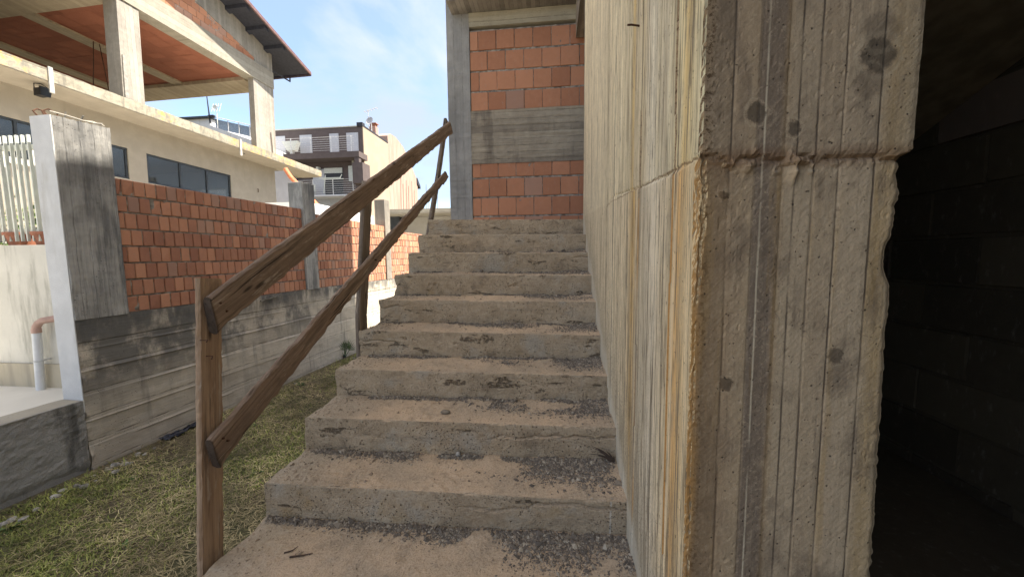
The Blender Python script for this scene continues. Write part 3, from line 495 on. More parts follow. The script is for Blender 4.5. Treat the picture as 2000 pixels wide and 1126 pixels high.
for k in range(10):
    N = 230 if k < 6 else 150; xs = np.linspace(0, XW + .02, N)
    if k: nr = 26; zr = np.linspace(-.06, 1, nr) 
    else: nr = 6; zr = np.linspace(-3, 1, nr)
    nt_ = {0: 200, 9: 60}.get(k, 44); tt = np.linspace(0, 1, nt_ + 1)[1:]
    P = []
    for i, x in enumerate(xs):
        zt = LZ[k] + (RZ[k] - LZ[k]) * x / XW; zb = (LZ[k - 1] + (RZ[k - 1] - LZ[k - 1]) * x / XW) if k else -.01; H = zt - zb
        yf = yk(k, x); yb = yk(k + 1, x) + (.04 if k < 9 else 0)
        P.append(([yf] * nr + list(yf + (yb - yf) * tt), list(zb + H * zr) + [zt] * nt_, zt))
    Yg = np.array([p[0] for p in P]); Zg = np.array([p[1] for p in P]); Xg = xs[:, None] + 0 * Yg; zt = np.array([p[2] for p in P])[:, None]
    isr = np.arange(Yg.shape[1])[None, :] < nr
    hon = sm(.35, .7, fbm(Xg * 3 + k * 7, Zg * 16, k, 81, 3)) * sm(-.1, .4, fbm(Xg * 55, Zg * 55, k, 82, 2))
    crk = np.exp(-((Zg - (zt - .05 - .03 * vn(Xg * 3, 0, k, 83) - .012 * vn(Xg * 22, 0, k, 84))) / .005) ** 2) * sm(.25, .5, vn(Xg * 1.7, 0, k + .5, 85))
    dr = .0022 * fbm(Xg * 3, Zg * 9, k, 86, 4) + .0016 * fbm(Xg * 45, Zg * 45, k, 87, 3) + (.014 if k > 3 else .005) * hon + .012 * crk + .008 * sm(.05, -.01, Zg - (zt - .175)) * vn(Xg * 20, 0, k, 83)
    Zt = tread_z(k, Xg, Yg)
    nose = np.clip(1 - (Yg - Yg[:, :1]) / .016, 0, 1) ** 2 * (.002 + .006 * sm(.25, .6, fbm(Xg * 11, k, 0, 88, 3)) + .0025 * vn(Xg * 60, k, 0, 89))
    rn = np.clip(1 - (zt - Zg) / .014, 0, 1) ** 2 * (.002 + .006 * sm(.25, .6, fbm(Xg * 11, k, 0, 88, 3)))
    Z2 = np.where(isr, Zg - rn * .5, Zt - nose); Y2 = np.where(isr, Yg + dr * (k > 0) + rn, Yg)
    e = sm(.05, 0, Xg); Z2 = Z2 - np.where(isr, 0, e * (.006 + .006 * fbm(Yg * 14, 0, k, 90, 3)))
    lx = (.008 + .014 * fbm(Y2 * 13, Z2 * 13, 3, 91, 4)) * sm(.06, 0, Xg); X2 = Xg + lx
    b = MB(); b.grid(np.stack([X2, Y2, Z2], -1))
    # side, underside and back: closes the step
    ring = [tuple(q) for q in np.stack([X2[0], Y2[0], Z2[0]], -1)[::2]]; zl = Z2[0, 0] - .25
    ring += [(X2[0, -1], Y2[0, -1], Z2[0, -1]), (.01, Y2[0, -1], zl), (.01, Y2[0, 0], zl)]; b.poly(ring, (-.004, 0, 0))
    b.box((.012, Y2[0, 0] + .05, zl), (XW, Y2[0, -1] - .01, zl + .12)); b.build('step', M['stair'], st, smooth=False)
b = MB(); b.poly([(.03, 1.2, -.5), (.03, 4.0, -.5), (.03, 5.0, -.5), (.03, 5.0, 1.3), (.03, 3.8, 1.15), (.03, 1.4, -.25)], (XW - .04, 0, 0)); b.build('support_wall', M['stair'], st)

# dirt and gravel that lies on the treads
def stones(name, n, size, place, mat, colr, label=None, cat=None, seed=1):
    r = np.random.default_rng(seed); base = np.array([(1, 0, 0), (-1, 0, 0), (0, 1, 0), (0, -1, 0), (0, 0, 1), (0, 0, -1)], float); F = [(0, 2, 4), (2, 1, 4), (1, 3, 4), (3, 0, 4), (2, 0, 5), (1, 2, 5), (3, 1, 5), (0, 3, 5)]
    p = place(r, n); n = len(p); s = size * np.exp(r.normal(0, .55, n)) ; V = base[None] * (1 + r.uniform(-.45, .45, (n, 6, 1))) * s[:, None, None] * np.stack([r.uniform(.8, 1.5, n), r.uniform(.7, 1.1, n), r.uniform(.4, .8, n)], -1)[:, None, :]
    a = r.uniform(0, 6.28, n); ca, sa = np.cos(a)[:, None], np.sin(a)[:, None]; tl = r.normal(0, .35, n)[:, None]
    x = V[..., 0] * ca - V[..., 1] * sa; y = V[..., 0] * sa + V[..., 1] * ca; z = V[..., 2] + x * tl; V = np.stack([x, y, z], -1) + p[:, None, :]
    fs = (np.array(F)[None] + 6 * np.arange(n)[:, None, None]).reshape(-1, 3); me = bpy.data.meshes.new(name); me.from_pydata(V.reshape(-1, 3).tolist(), [], fs.tolist()); me.materials.append(mat)
    cc = colr(r, n); cl = np.ones((n * 24, 4), np.float32); cl[:, :3] = np.repeat(cc, 24, axis=0); at = me.color_attributes.new('Col', 'FLOAT_COLOR', 'CORNER'); at.data.foreach_set('color', cl.ravel())
    ob = bpy.data.objects.new(name, me); C.objects.link(ob); return tag(ob, label, cat, None, 'stuff')
gm = G('attribute_colour', .95); M['attr'] = gm.done(gm.mix(g_ := gm.m('MULTIPLY', gm.noise(gm.pos, 200, 3), .6), gm.attr('Col').outputs['Color'], (.08, .07, .06)))
def place_gravel(r, n):
    P = []
    cnt = [.28, .20, .15, .11, .08, .07, .05, .04, .02, .01]
    for k in range(10):
        m = int(n * cnt[k]) * 4; x = r.uniform(.02, XW - .01, m); d = np.abs(r.normal(0, 1, m)) * (.03 + .05 * sm(.6, 1.5, x)); y0 = yk(k + 1, x) if k < 9 else np.full(m, 5.0)
        y = y0 - .005 - d; wgt = (.12 + .88 * sm(.3, 1.1, x)) * sm(-.2, .4, fbm(x * 4, y * 6, k, 95, 3) + .25 * sm(.8, 1.5, x))
        wgt = np.maximum(wgt, .95 * sm(.045, 0, d) * sm(-.5, .1, vn(x * 6, k, 0, 98)))
        if k == 0:  # loose patches in the middle of the lowest tread
            j = r.random(m) < .5; x = np.where(j, r.uniform(.45, XW, m), x); y = np.where(j, r.uniform(.95, 1.45, m), y); wgt = np.where(j, sm(.22, .45, fbm(x * 3.5, y * 6, 0, 96, 3) + .22 * sm(.7, 1.5, x)), wgt)
        q = (r.random(m) < wgt) & (y > yk(k, x) + .01); x, y = x[q], y[q]; P.append(np.stack([x, y, tread_z(k, x, y) + .001], -1))
    return np.concatenate(P)
def grav_col(r, n):
    a = r.random((n, 1)); return np.where(a < .6, [[.165, .14, .115]], np.where(a < .85, [[.33, .275, .21]], [[.44, .39, .31]])) * r.uniform(.7, 1.25, (n, 1))
stones('gravel', 52000, .0027, place_gravel, M['attr'], grav_col, 'dark grit and crumbled mortar gathered at the backs of the treads', 'gravel', 3)
def place_crumb(r, n):
    P = []
    for k in range(9):
        m = n // 9; x = np.where(r.random(m) < .45, np.abs(r.normal(0, .13, m)) + .02, r.uniform(.05, XW, m)); y = yk(k, x) + r.uniform(.02, .27, m) if k else r.uniform(.8, 1.44, m); P.append(np.stack([x, y, tread_z(k, x, y)], -1))
    return np.concatenate(P)
stones('dirt', 5200, .0026, place_crumb, M['attr'], lambda r, n: np.array([[.38, .29, .2]]) * r.uniform(.5, 1.2, (n, 1)), 'small sandy crumbs scattered over the treads', 'dirt', 5)

def rock(name, c, size, seed, mat, label=None, cat=None, group=None, sc=(1, 1, .6), rz=0., parent=None):
    b = MB(); n, m = 12, 9; r = random.Random(seed); th = np.linspace(0, 2 * np.pi, n, endpoint=False); vs = []
    for i in range(m):
        ph = math.pi * (i + .02) / (m - 1 + .04)
        for t in th:
            d = np.array([math.sin(ph) * math.cos(t), math.sin(ph) * math.sin(t), math.cos(ph)]); k = 1 + .35 * float(fbm(d[0] * 1.6 + seed, d[1] * 1.6, d[2] * 1.6, seed, 3)); k = round(k * 9) / 9 * .5 + k * .5
            q = d * k * size * np.array(sc); vs.append((c[0] + q[0] * math.cos(rz) - q[1] * math.sin(rz), c[1] + q[0] * math.sin(rz) + q[1] * math.cos(rz), c[2] + q[2]))
    fs = [(i * n + j, i * n + (j + 1) % n, (i + 1) * n + (j + 1) % n, (i + 1) * n + j) for i in range(m - 1) for j in range(n)]
    b.add(vs, fs); o = b.build(name, mat, parent, smooth=False)
    if label: tag(o, label, cat, group)
    return o
M['stone_pale'] = plain('pale_rubble', (.42, .40, .36), .95, var=.3, sc=25, bump=.8)
M['stone_dark'] = plain('dark_clod', (.20, .17, .13), .95, var=.3, sc=25, bump=.8)
rock('clod', (.733, 1.844, .348), .018, 3, M['stone_dark'], 'dark flat clod of dirt lying on the third visible tread', 'clod', sc=(1.4, .9, .5))
rock('mortar_lump', (.83, 1.725, .182), .013, 5, M['stone_pale'], 'pale lump of mortar against the riser on the second tread', 'mortar lump', sc=(1, .9, 1.2))
def twig(pts, r, label):
    b = MB(); b.tube(pts, r, 6); return tag(b.build('twig', plain('dry_twig', (.09, .06, .045), .9), None), label, 'twig')
z0 = lambda x, y: float(tread_z(0, np.array(x), np.array(y)))
twig([(.235, 1.262, z0(.235, 1.262) + .003), (.262, 1.275, z0(.262, 1.275) + .006), (.268, 1.30, z0(.27, 1.3) + .004)], [.003, .0025, .001], 'short crooked twig nearest the wooden post on the lowest tread')
twig([(.272, 1.245, z0(.272, 1.245) + .004), (.32, 1.258, z0(.32, 1.26) + .005), (.352, 1.270, z0(.352, 1.27) + .004)], [.0035, .0028, .0015], 'straight dark twig on the lowest tread, right of the crooked one')
# dry frond caught in the corner of the second step
fr = thing('dry_plant', 'dead brown tuft of leaves caught where the second step meets the wall', 'dead plant', (1.585, 1.715, .18))
for i in range(13):
    b = MB(); a = random.uniform(-2.7, -.35); L = random.uniform(.10, .17); dx = -abs(math.cos(a)) * .75; dz = random.uniform(.35, 1.)
    p = Vector((1.59, 1.715, .185)); pts = [p + Vector((dx * L * t * (1 + .2 * t), -.03 * t * L * 4 * random.uniform(.2, 1), dz * L * t - .25 * L * t * t)) for t in (0, .35, .7, 1)]
    wd = Vector((.0045, .002, .004)); vs = []
    for j, q in enumerate(pts): s_ = (1 - j / 3.2); vs += [q - wd * s_, q + wd * s_]
    b.add(vs, [(0, 1, 3, 2), (2, 3, 5, 4), (4, 5, 7, 6)]); 
    if i == 0: dl = plain('dead_leaf', (.07, .05, .04), .9)
    b.build('leaf', dl, fr)

# ================================================================== WOODEN HANDRAIL
def wood_mat(name, a, b_, c_):
    g = G(name, .97); wc = g.attr('wc').outputs['Vector']; x, y, z = g.sep(wc)
    ring = g.noise(g.comb(g.m('MULTIPLY', x, 26), g.m('MULTIPLY', y, 26), g.m('MULTIPLY', z, 1.3)), 1, 5, .6, 1.2)
    fib = g.noise(g.comb(g.m('MULTIPLY', x, 180), g.m('MULTIPLY', y, 180), g.m('MULTIPLY', z, 5)), 1, 6, .65)
    col = g.mix(g.ss(ring, .35, .65), a, b_); col = g.mix(g.m('MULTIPLY', g.ss(fib, .55, .72), .75), col, c_)
    crk = g.noise(g.comb(g.m('MULTIPLY', x, 60), g.m('MULTIPLY', y, 60), g.m('MULTIPLY', z, 1.6)), 1, 3, .5, .3); ck = g.ss(crk, .66, .71); col = g.mix(g.m('MULTIPLY', ck, .9), col, (.015, .01, .007))
    pt = g.noise(wc, 9, 5, .6); col = g.mix(g.m('MULTIPLY', g.ss(pt, .55, .75), .5), col, tuple(v * .5 for v in a))
    pale = g.noise(g.vm(wc, (34, 34, 5)), 1, 6, .7); col = g.mix(g.m('MULTIPLY', g.ss(pale, .58, .66), .6), col, (.46, .40, .33)); kn = g.vor(g.vm(wc, (12, 12, 3.2)), 1); col = g.mix(g.m('MULTIPLY', g.ss(kn, .14, .05), .85), col, (.04, .026, .018)); dk = g.noise(g.va(g.vm(wc, (30, 30, 2)), (5, 0, 0)), 1, 4, .6); col = g.mix(g.m('MULTIPLY', g.ss(dk, .56, .64), .6), col, tuple(v * .35 for v in a))
    col = g.mix(g.m('MULTIPLY', g.ss(z, .012, .0), .75), col, (.03, .02, .014))
    h = g.m('SUBTRACT', g.m('ADD', fib, g.m('MULTIPLY', ring, .6)), g.m('MULTIPLY', ck, 1.5)); return g.done(col, g.bump(h, .9, .005))
wm1 = wood_mat('weathered_post_wood', (.45, .32, .215), (.31, .21, .14), (.12, .08, .055)); wm2 = wood_mat('weathered_rail_wood', (.30, .22, .16), (.19, .135, .10), (.07, .05, .038)); wm3 = wood_mat('grey_post_wood', (.27, .22, .175), (.18, .145, .115), (.07, .055, .042))
def beam(name, pts, wd, th, mat, parent, side=(1, 0, 0), n=90, rag=.003, seed=1, taper=(1, 1), endcut=(0, 0)):
    """plank whose broad face looks along side; pts = centre line, wd = widths (across), th = thickness along side"""
    P = [Vector(p) for p in pts]; L = [0]
    for i in range(len(P) - 1): L.append(L[-1] + (P[i + 1] - P[i]).length)
    S = Vector(side).normalized(); b = MB(); vs = []; wc = []; prof = []
    m = 5; k = 3
    for i in range(m): prof.append((-.5 + i / (m - 1), .5))
    for i in range(1, k): prof.append((.5, .5 - i / k))
    for i in range(m): prof.append((.5 - i / (m - 1), -.5))
    for i in range(1, k): prof.append((-.5, -.5 + i / k))
    q = len(prof)
    for i in range(n + 1):
        t = L[-1] * i / n; c = Vector([np.interp(t, L, [p[a] for p in P]) for a in range(3)])
        d = (Vector([np.interp(min(t + .1, L[-1]), L, [p[a] for p in P]) for a in range(3)]) - Vector([np.interp(max(t - .1, 0), L, [p[a] for p in P]) for a in range(3)])).normalized(); up = d.cross(S).normalized()
        W_ = wd * (taper[0] + (taper[1] - taper[0]) * i / n)
        for (a, e) in prof:
            r1 = rag * float(fbm(t * 16, a * 3, e * 2, seed, 4)) + rag * .5 * float(vn(t * 70, a * 4, e, seed + 9)); corner = .9 if abs(a) > .45 and abs(e) > .45 else 1
            A = a * W_ * corner + (r1 * 2 if abs(a) > .45 else 0) * np.sign(a); E_ = e * th * corner + r1 * .6
            sh = (endcut[0] * a * W_ * (i == 0) + endcut[1] * a * W_ * (i == n)); v = c + up * A + S * E_ + d * sh; vs.append(v); wc.append((a * W_ + seed, e * th, t))
    fs = [(i * q + j, i * q + (j + 1) % q, (i + 1) * q + (j + 1) % q, (i + 1) * q + j) for i in range(n) for j in range(q)]; fs += [tuple(range(q)), tuple(range(n * q, (n + 1) * q))]
    b.add(vs, fs, None, wc); return b.build(name, mat, parent)
hr = thing('wooden_handrail', 'makeshift handrail of rough brown planks nailed to posts along the open side of the stairs', 'handrail', (-.03, 1.2, ZG))
beam('post', [(-.032, 1.17, ZG - .03), (-.032, 1.215, .1), (-.032, 1.297, 1.095)], .098, .026, wm1, hr, rag=.0025, seed=4)
beam('post', [(-.034, 2.415, .36), (-.034, 2.43, .75), (-.034, 2.60, 1.70)], .115, .035, wm3, hr, rag=.002, seed=9)
beam('post', [(-.030, 3.86, 1.33), (.035, 4.09, 2.05), (.085, 4.30, 2.73)], .085, .035, wm3, hr, rag=.002, seed=14)
beam('rail', [(.004, 1.255, .955), (.125, 4.33, 2.655)], .135, .034, wm2, hr, rag=.004, seed=21, endcut=(-.35, .3))
beam('rail', [(.004, 1.215, .43), (.045, 2.9, 1.365), (.095, 4.22, 2.10)], .115, .03, wm2, hr, rag=.007, seed=27, taper=(1, .78), endcut=(-.3, .9))
for (x, y, z) in ((.022, 1.31, .965), (.022, 1.285, 1.0), (.022, 1.27, .455), (.022, 1.25, .475), (.072, 2.545, 1.64), (.06, 2.50, 1.15)):
    b = MB(); b.tube([(x - .012, y, z), (x + .004, y - .001, z)], .0042, 8); b.build('nail', M['metal_rust'], hr)
for (y, z, a) in ((1.235, .865, .3), (1.25, .80, -.1)):
    b = MB(); b.tube([(-.03, y, z), (.012, y - .006, z + .002), (.022, y - .02, z - .004 + a * .01)], .0022, 6); b.build('nail', M['metal_rust'], hr)

# ================================================================== BOUNDARY WALL (left)
FA = rad(3.8); FU = (math.sin(FA), math.cos(FA), 0); FN = (math.cos(FA), -math.sin(FA), 0); FO = (-2.227, 2.341, 0)
TF = frame(FO, FU, FN, (0, 0, 1)); fw = lambda s, v, z: tuple(TF @ Vector((s, v, z)))
bw_ = thing('boundary_wall', 'long boundary wall of weathered red clay blocks on a stained concrete base, grass at its foot', 'wall', fw(0, 0, ZG))
def fslab(name, s0, s1, z0, z1, v0, mat, parent, dep, ns, nz, amp=.004, seed=1, topf=None, kz=2., ks=30.):
    S, Z = np.meshgrid(np.linspace(s0, s1, ns), np.linspace(0, 1, nz)); T = (z1 + 0 * S) if topf is None else topf(S); Z = z0 + (T - z0) * Z
    V = v0 + amp * .7 * fbm(S * 12, Z * 12, 0, seed, 4) + amp * .9 * fbm(S * ks, Z * kz, 0, seed + 3, 3); b = MB(TF); b.grid(np.stack([S, V, Z], -1))
    tops = np.stack([S[-1], V[-1], Z[-1]], -1); bk = tops.copy(); bk[:, 1] = v0 - dep; b.grid(np.stack([tops, bk])); ls = np.stack([S[:, 0], V[:, 0], Z[:, 0]], -1); lb = ls.copy(); lb[:, 1] = v0 - dep; b.grid(np.stack([ls, lb]))
    rs = np.stack([S[:, -1], V[:, -1], Z[:, -1]], -1); rb = rs.copy(); rb[:, 1] = v0 - dep; b.grid(np.stack([rs, rb])); b.grid(np.stack([np.stack([S[:, 0], 0 * S[:, 0] + v0 - dep, Z[:, 0]], -1), np.stack([S[:, -1], 0 * S[:, 0] + v0 - dep, Z[:, -1]], -1)]))
    return b.build(name, mat, parent)
def joint(S, Z):
    r = 0
    for zj in (-.27, -.06, .14, .33, .5): r = r + np.exp(-((Z - zj - .006 * vn(S * 5, zj * 9, 0, 3)) / .006) ** 2) * sm(-.3, .2, vn(S * 1.3, zj * 7, 0, 5))
    return r
S, Z = np.meshgrid(np.concatenate([np.linspace(0, 4, 420), np.linspace(4.03, 12, 90)]), np.linspace(ZG - .1, .73, 110)); V = .004 * fbm(S * 7, Z * 14, 0, 7, 4) + .008 * joint(S, Z) - .02 * sm(.8, .95, fbm(S * 5, Z * 3, 0, 8, 2)) + .004 * vn(np.floor((Z + .45) / .2), 0, 0, 5)
V = V + .012 * sm(.03, 0, S) * vn(Z * 18, 0, 0, 4); S2 = S - .0; b = MB(TF); b.grid(np.stack([S2, V, Z], -1)); b.box((0.003, -.012, ZG - .1), (12, -.186, .728)); b.build('concrete_base', M['fence_base'], bw_)
bricks(TF, .345, 2.40, lambda s: 1.832, .735, .077, .125, .0135, .16, 21, 'block_panel', M['brick_old'], bw_, .0013, vface=-.012, z1max=1.84, gapu=.0075)
bricks(TF, 2.645, 4.59, lambda s: 1.80 - .02 * (s - 2.64), .735, .077, .119, .0135, .16, 22, 'block_panel', M['brick_old'], bw_, .0012, vface=-.014, z1max=1.81, gapu=.0075)
bricks(TF, 4.79, 12.0, lambda s: 1.70, .735, .077, .119, .0135, .16, 23, 'block_panel', M['brick_old'], bw_, .0012, vface=-.014, z1max=1.71, gapu=.0075)
# first pier: rough grey face to the garden, white plastered face to the viewer
fslab('pier', .0, .335, .725, 2.205, .006, M['fence_col'], bw_, .03, 60, 120, .007, 31, topf=lambda s: 2.195 + .05 * s + .004 * vn(s * 60, 0, 0, 3))
S, Z = np.meshgrid(np.linspace(-.19, -.024, 12), np.linspace(.02, 2.198, 80)); b = MB(TF); b.grid(np.stack([-.004 + .0015 * fbm(S * 5, Z * 5, 0, 33, 3), S, Z], -1)); b.box((0.0, -.19, .02), (.33, -.026, 2.195)); b.box((-.006, -.024, .02), (.0, .003, 2.196)); b.build('pier_plaster', M['plaster_white'], bw_)
for nm, a0, a1, ht in (('pier', 2.405, 2.64, 2.19), ('pier', 4.592, 4.785, 2.27)): fslab(nm, a0, a1, .73, ht, .012 if a0 < 3 else .008, M['fence_col'] if a0 < 3 else M['col_clean'], bw_, .21, 20, 90, .004, 35 + int(a0), topf=lambda s, h=ht: h + .006 * vn(s * 40, 0, 0, 3))
# rusty starter bars lying bent over the first pier
for pts in ([(.02, -.09, 2.2), (.015, -.1, 2.235), (.05, -.1, 2.262), (.085, -.08, 2.24), (.07, -.07, 2.2)], [(.005, -.13, 2.2), (-.01, -.14, 2.23), (.02, -.15, 2.255), (.05, -.14, 2.245), (.055, -.12, 2.2)],
            [(.05, -.09, 2.247), (.12, -.05, 2.236), (.19, -.02, 2.222), (.25, -.0, 2.222), (.30, -.012, 2.235), (.315, -.05, 2.242), (.29, -.08, 2.235)], [(.11, -.07, 2.19), (.115, -.05, 2.262)], [(.19, -.06, 2.2), (.195, -.02, 2.26)], [(.20, -.03, 2.225), (.27, -.06, 2.245), (.325, -.03, 2.228)]):
    b = MB(TF); b.tube(pts, .0052, 7); b.build('rebar', M['metal_rust'] if len(pts) == 5 else M['metal_pale'], bw_)
b = MB(TF); b.poly([(1.62, .006, .66), (1.9, .006, .70), (1.91, .03, .705), (1.62, .028, .668)], (0, 0, .012)); b.build('mortar_drip', M['mortar'], bw_)

# low rendered wall in front of the courtyard
S, Z = np.meshgrid(np.linspace(-4.5, -.003, 330), np.linspace(ZG - .1, .115, 70)); V = .007 * fbm(S * 6, Z * 8, 0, 41, 4) + .006 * fbm(S * 34, Z * 34, 0, 42, 3) - .02 * sm(-.36, -.45, Z + .03 * vn(S * 5, 0, 0, 2))
b = MB(TF); b.grid(np.stack([S, V, Z], -1)); b.box((-4.5, -.015, ZG - .1), (-.003, -.185, .112)); T_ = np.stack([S[-1], V[-1], Z[-1]], -1); B_ = T_.copy(); B_[:, 1] = -.186; b.grid(np.stack([T_, B_]))
lw = thing('low_wall', 'low dark grey roughcast wall in front of the white courtyard', 'wall', fw(-1, -.1, ZG)); b.build('wall_body', M['render_dark'], lw)
S, V = np.meshgrid(np.linspace(-4.5, -.02, 200), np.linspace(-.184, .002, 8)); b = MB(TF); b.grid(np.stack([S, V + .004 * fbm(S * 9, V * 0, 0, 43, 3), .1175 + .002 * fbm(S * 12, V * 12, 0, 44, 3) - .006 * (V > -.01)], -1)); b.build('coping', M['conc_pale_h'], lw)
# white garden wall with plinth band
gw = thing('garden_wall', 'stained white garden wall carrying the slatted fence, left of the first pier', 'wall', (-3.2, 2.62, .1))
b = MB(); X_, Z_ = np.meshgrid(np.linspace(-6, -2.42, 60), np.linspace(.1, 1.30, 30)); b.grid(np.stack([X_, 2.62 + .002 * fbm(X_ * 4, Z_ * 4, 0, 3, 3), Z_], -1)); b.box((-6, 2.625, .1), (-2.42, 2.9, 1.298)); b.build('wall', M['plaster_stain'], gw)
b = MB(); b.box((-6, 2.598, .1), (-2.60, 2.617, .30)); b.build('plinth', plaster('ochre_plinth', (.50, .44, .33), (.28, .25, .2), .6), gw)
# slatted fence
sf = thing('slatted_fence', 'pale green-white fence of upright metal slats standing on the white garden wall', 'fence', (-3.4, 2.70, 1.3))
for i in range(22):
    x = -2.66 - i * .058; b = MB(); b.poly([(x, 2.688, 1.335), (x + .024, 2.680, 1.335), (x + .024, 2.70, 1.335), (x, 2.706, 1.335)], (0, 0, .868)); b.build('slat', M['white_paint'], sf)
for i in range(12):
    x = -2.70 - i * .11; b = MB(); b.poly([(x, 3.0, 1.335), (x + .024, 2.99, 1.335), (x + .024, 3.01, 1.335), (x, 3.02, 1.335)], (0, 0, .86)); b.build('slat', M['white_paint'], sf)
for z in (1.40, 2.10):
    b = MB(); b.box((-4.2, 2.727, z), (-2.63, 2.755, z + .04)); b.build('rail', M['white_paint'], sf)
for x in (-2.66, -4.1):
    b = MB(); b.box((x, 2.757, 1.3), (x + .04, 2.80, 2.2)); b.build('fence_post', M['white_paint'], sf)
# terracotta planters on the wall
for i, x in enumerate((-3.02, -3.30)):
    t = thing('planter', 'terracotta planter on the garden wall, ' + ('nearer the white pier' if i == 0 else 'farther from the white pier'), 'planter', (x, 2.84, 1.3), 'terracotta planters on the garden wall')
    b = MB(); b.lathe([(.085, 0), (.105, .09), (.115, .09), (.115, .115), (.1, .115), (.095, .08), (.0, .08)], (x, 2.78, 1.30), 20); b.build('pot', M['terracotta'], t)
# leafy shrub behind the slats
def leafmat(name, a, b_):
    g = G(name, .55); r = g.sep(g.attr('Col').outputs['Color'])[0]; return g.done(g.mix(r, a, b_))
def foliage(T, n, vol, size, name, mat, parent, seed=1, shape=(1, .45)):
    r = np.random.default_rng(seed); p = vol(r, n); n = len(p); d = r.normal(size=(n, 3)); d[:, 2] = np.abs(d[:, 2]) * .6 + .1; d /= np.linalg.norm(d, axis=1)[:, None]; s = np.cross(d, r.normal(size=(n, 3))); s /= np.linalg.norm(s, axis=1)[:, None]; up = np.cross(s, d)
    L = size * r.uniform(.6, 1.3, n)[:, None]; Wd = L * shape[1] * .5
    V = np.stack([p, p + d * L * .5 + s * Wd + up * L * .04, p + d * L * shape[0] - up * L * .1, p + d * L * .5 - s * Wd + up * L * .04], 1); b = MB(); c = r.random(n); b.add(V.reshape(-1, 3).tolist(), [(4 * i, 4 * i + 1, 4 * i + 2, 4 * i + 3) for i in range(n)])
    b.col = [(float(q), 0, 0) for q in c]; return b.build(name, mat, parent)
M['leaf'] = leafmat('green_shrub_leaf', (.035, .07, .02), (.16, .22, .07))
hs = thing('shrub', 'leafy green shrub growing in the courtyard behind the slatted fence', 'shrub', (-3.5, 3.5, .1))
def vol_h(r, n):
    x = r.uniform(-4.9, -3.0, n); y = r.uniform(3.15, 3.8, n); z = r.uniform(.3, 2.0, n); k = z < 1.72 + .2 * fbm(x * 3, y * 3, 0, 5, 3); k &= fbm(x * 5, y * 5, z * 5, 6, 2) > -.28; return np.stack([x, y, z], -1)[k]
foliage(None, 9000, vol_h, .06, 'foliage', M['leaf'], hs, 4)
for i in range(7):
    b = MB(); x = -4.7 + i * .27; b.tube([(x, 3.5, .1), (x + .05, 3.48, .7), (x - .04, 3.5, 1.5)], [.015, .011, .005], 6); b.build('stem', plain('shrub_stem', (.12, .09, .06)) if i == 0 else bpy.data.materials['shrub_stem'], hs)
# drain pipe
dp = thing('drainpipe', 'grey-white drainpipe with a pink elbow coming out of the white courtyard wall', 'pipe', (-2.93, 2.47, .1))
b = MB(); b.tube([(-2.945, 2.55, .1), (-2.915, 2.55, .60)], .027, 20); b.build('pipe', M['pvc'], dp)
b = MB(); b.lathe([(.030, 0), (.030, .035), (.027, .036)], (-2.915, 2.55, .58), 20); b.build('collar', M['pvc_pink'], dp)
b = MB(); b.tube([(-2.915, 2.55, .60), (-2.911, 2.55, .63), (-2.89, 2.555, .662), (-2.86, 2.56, .68), (-2.80, 2.575, .69), (-2.74, 2.595, .70), (-2.70, 2.63, .705)], .0265, 18); b.build('elbow', M['pvc_pink'], dp)
b = MB(); b.tube([(-2.925, 2.55, .34), (-2.925, 2.55, .352)], .031, 18); b.box((-2.93, 2.56, .34), (-2.92, 2.618, .352)); b.build('pipe_clip', M['galv'], dp)

# ================================================================== GROUND
def ground_mat():
    g = G('soil', .98); n = g.noise(g.pos, 3, 8, .65); m_ = g.noise(g.pos, 40, 6, .7); c = g.mix(g.ss(n, .35, .65), (.085, .068, .045), (.15, .12, .075)); c = g.mix(g.m('MULTIPLY', g.ss(m_, .5, .7), .5), c, (.24, .20, .13))
    gr = g.noise(g.va(g.pos, (4, 0, 0)), 1.4, 6, .6); c = g.mix(g.m('MULTIPLY', g.ss(gr, .45, .62), .55), c, (.07, .085, .03)); return g.done(c, g.bump(m_, .9, .02))
def gz(x, y): return ZG + .022 * fbm(np.asarray(x) * 1.1, np.asarray(y) * 1.1, 0, 101, 4) * sm(-2.3, -2.0, x) + .01
ax = np.concatenate([[-900, -300, -100, -40, -15, -6, -3], np.linspace(-2.6, .3, 90), [1, 3, 8, 30, 100, 300, 900]]); ay = np.concatenate([[-900, -200, -50, -10, -2], np.linspace(0, 7.5, 150), [9, 12, 20, 50, 150, 400, 1000]])
X_, Y_ = np.meshgrid(ax, ay); b = MB(); b.grid(np.stack([X_, Y_, np.where((X_ < -2.4) | (X_ > .3) | (Y_ > 8), ZG - .01, gz(X_, Y_))], -1)); b.build('ground', ground_mat(), None, smooth=True, kind='structure')
# courtyard paving as a raised sheet with its own thickness
b = MB(); b.poly([fw(-6, -.19, 0), fw(12, -.27, 0), (-22, 18, 0), (-22, -6, 0)], (0, 0, .1)); b.build('courtyard_paving', M['floor_white'], None, kind='structure')
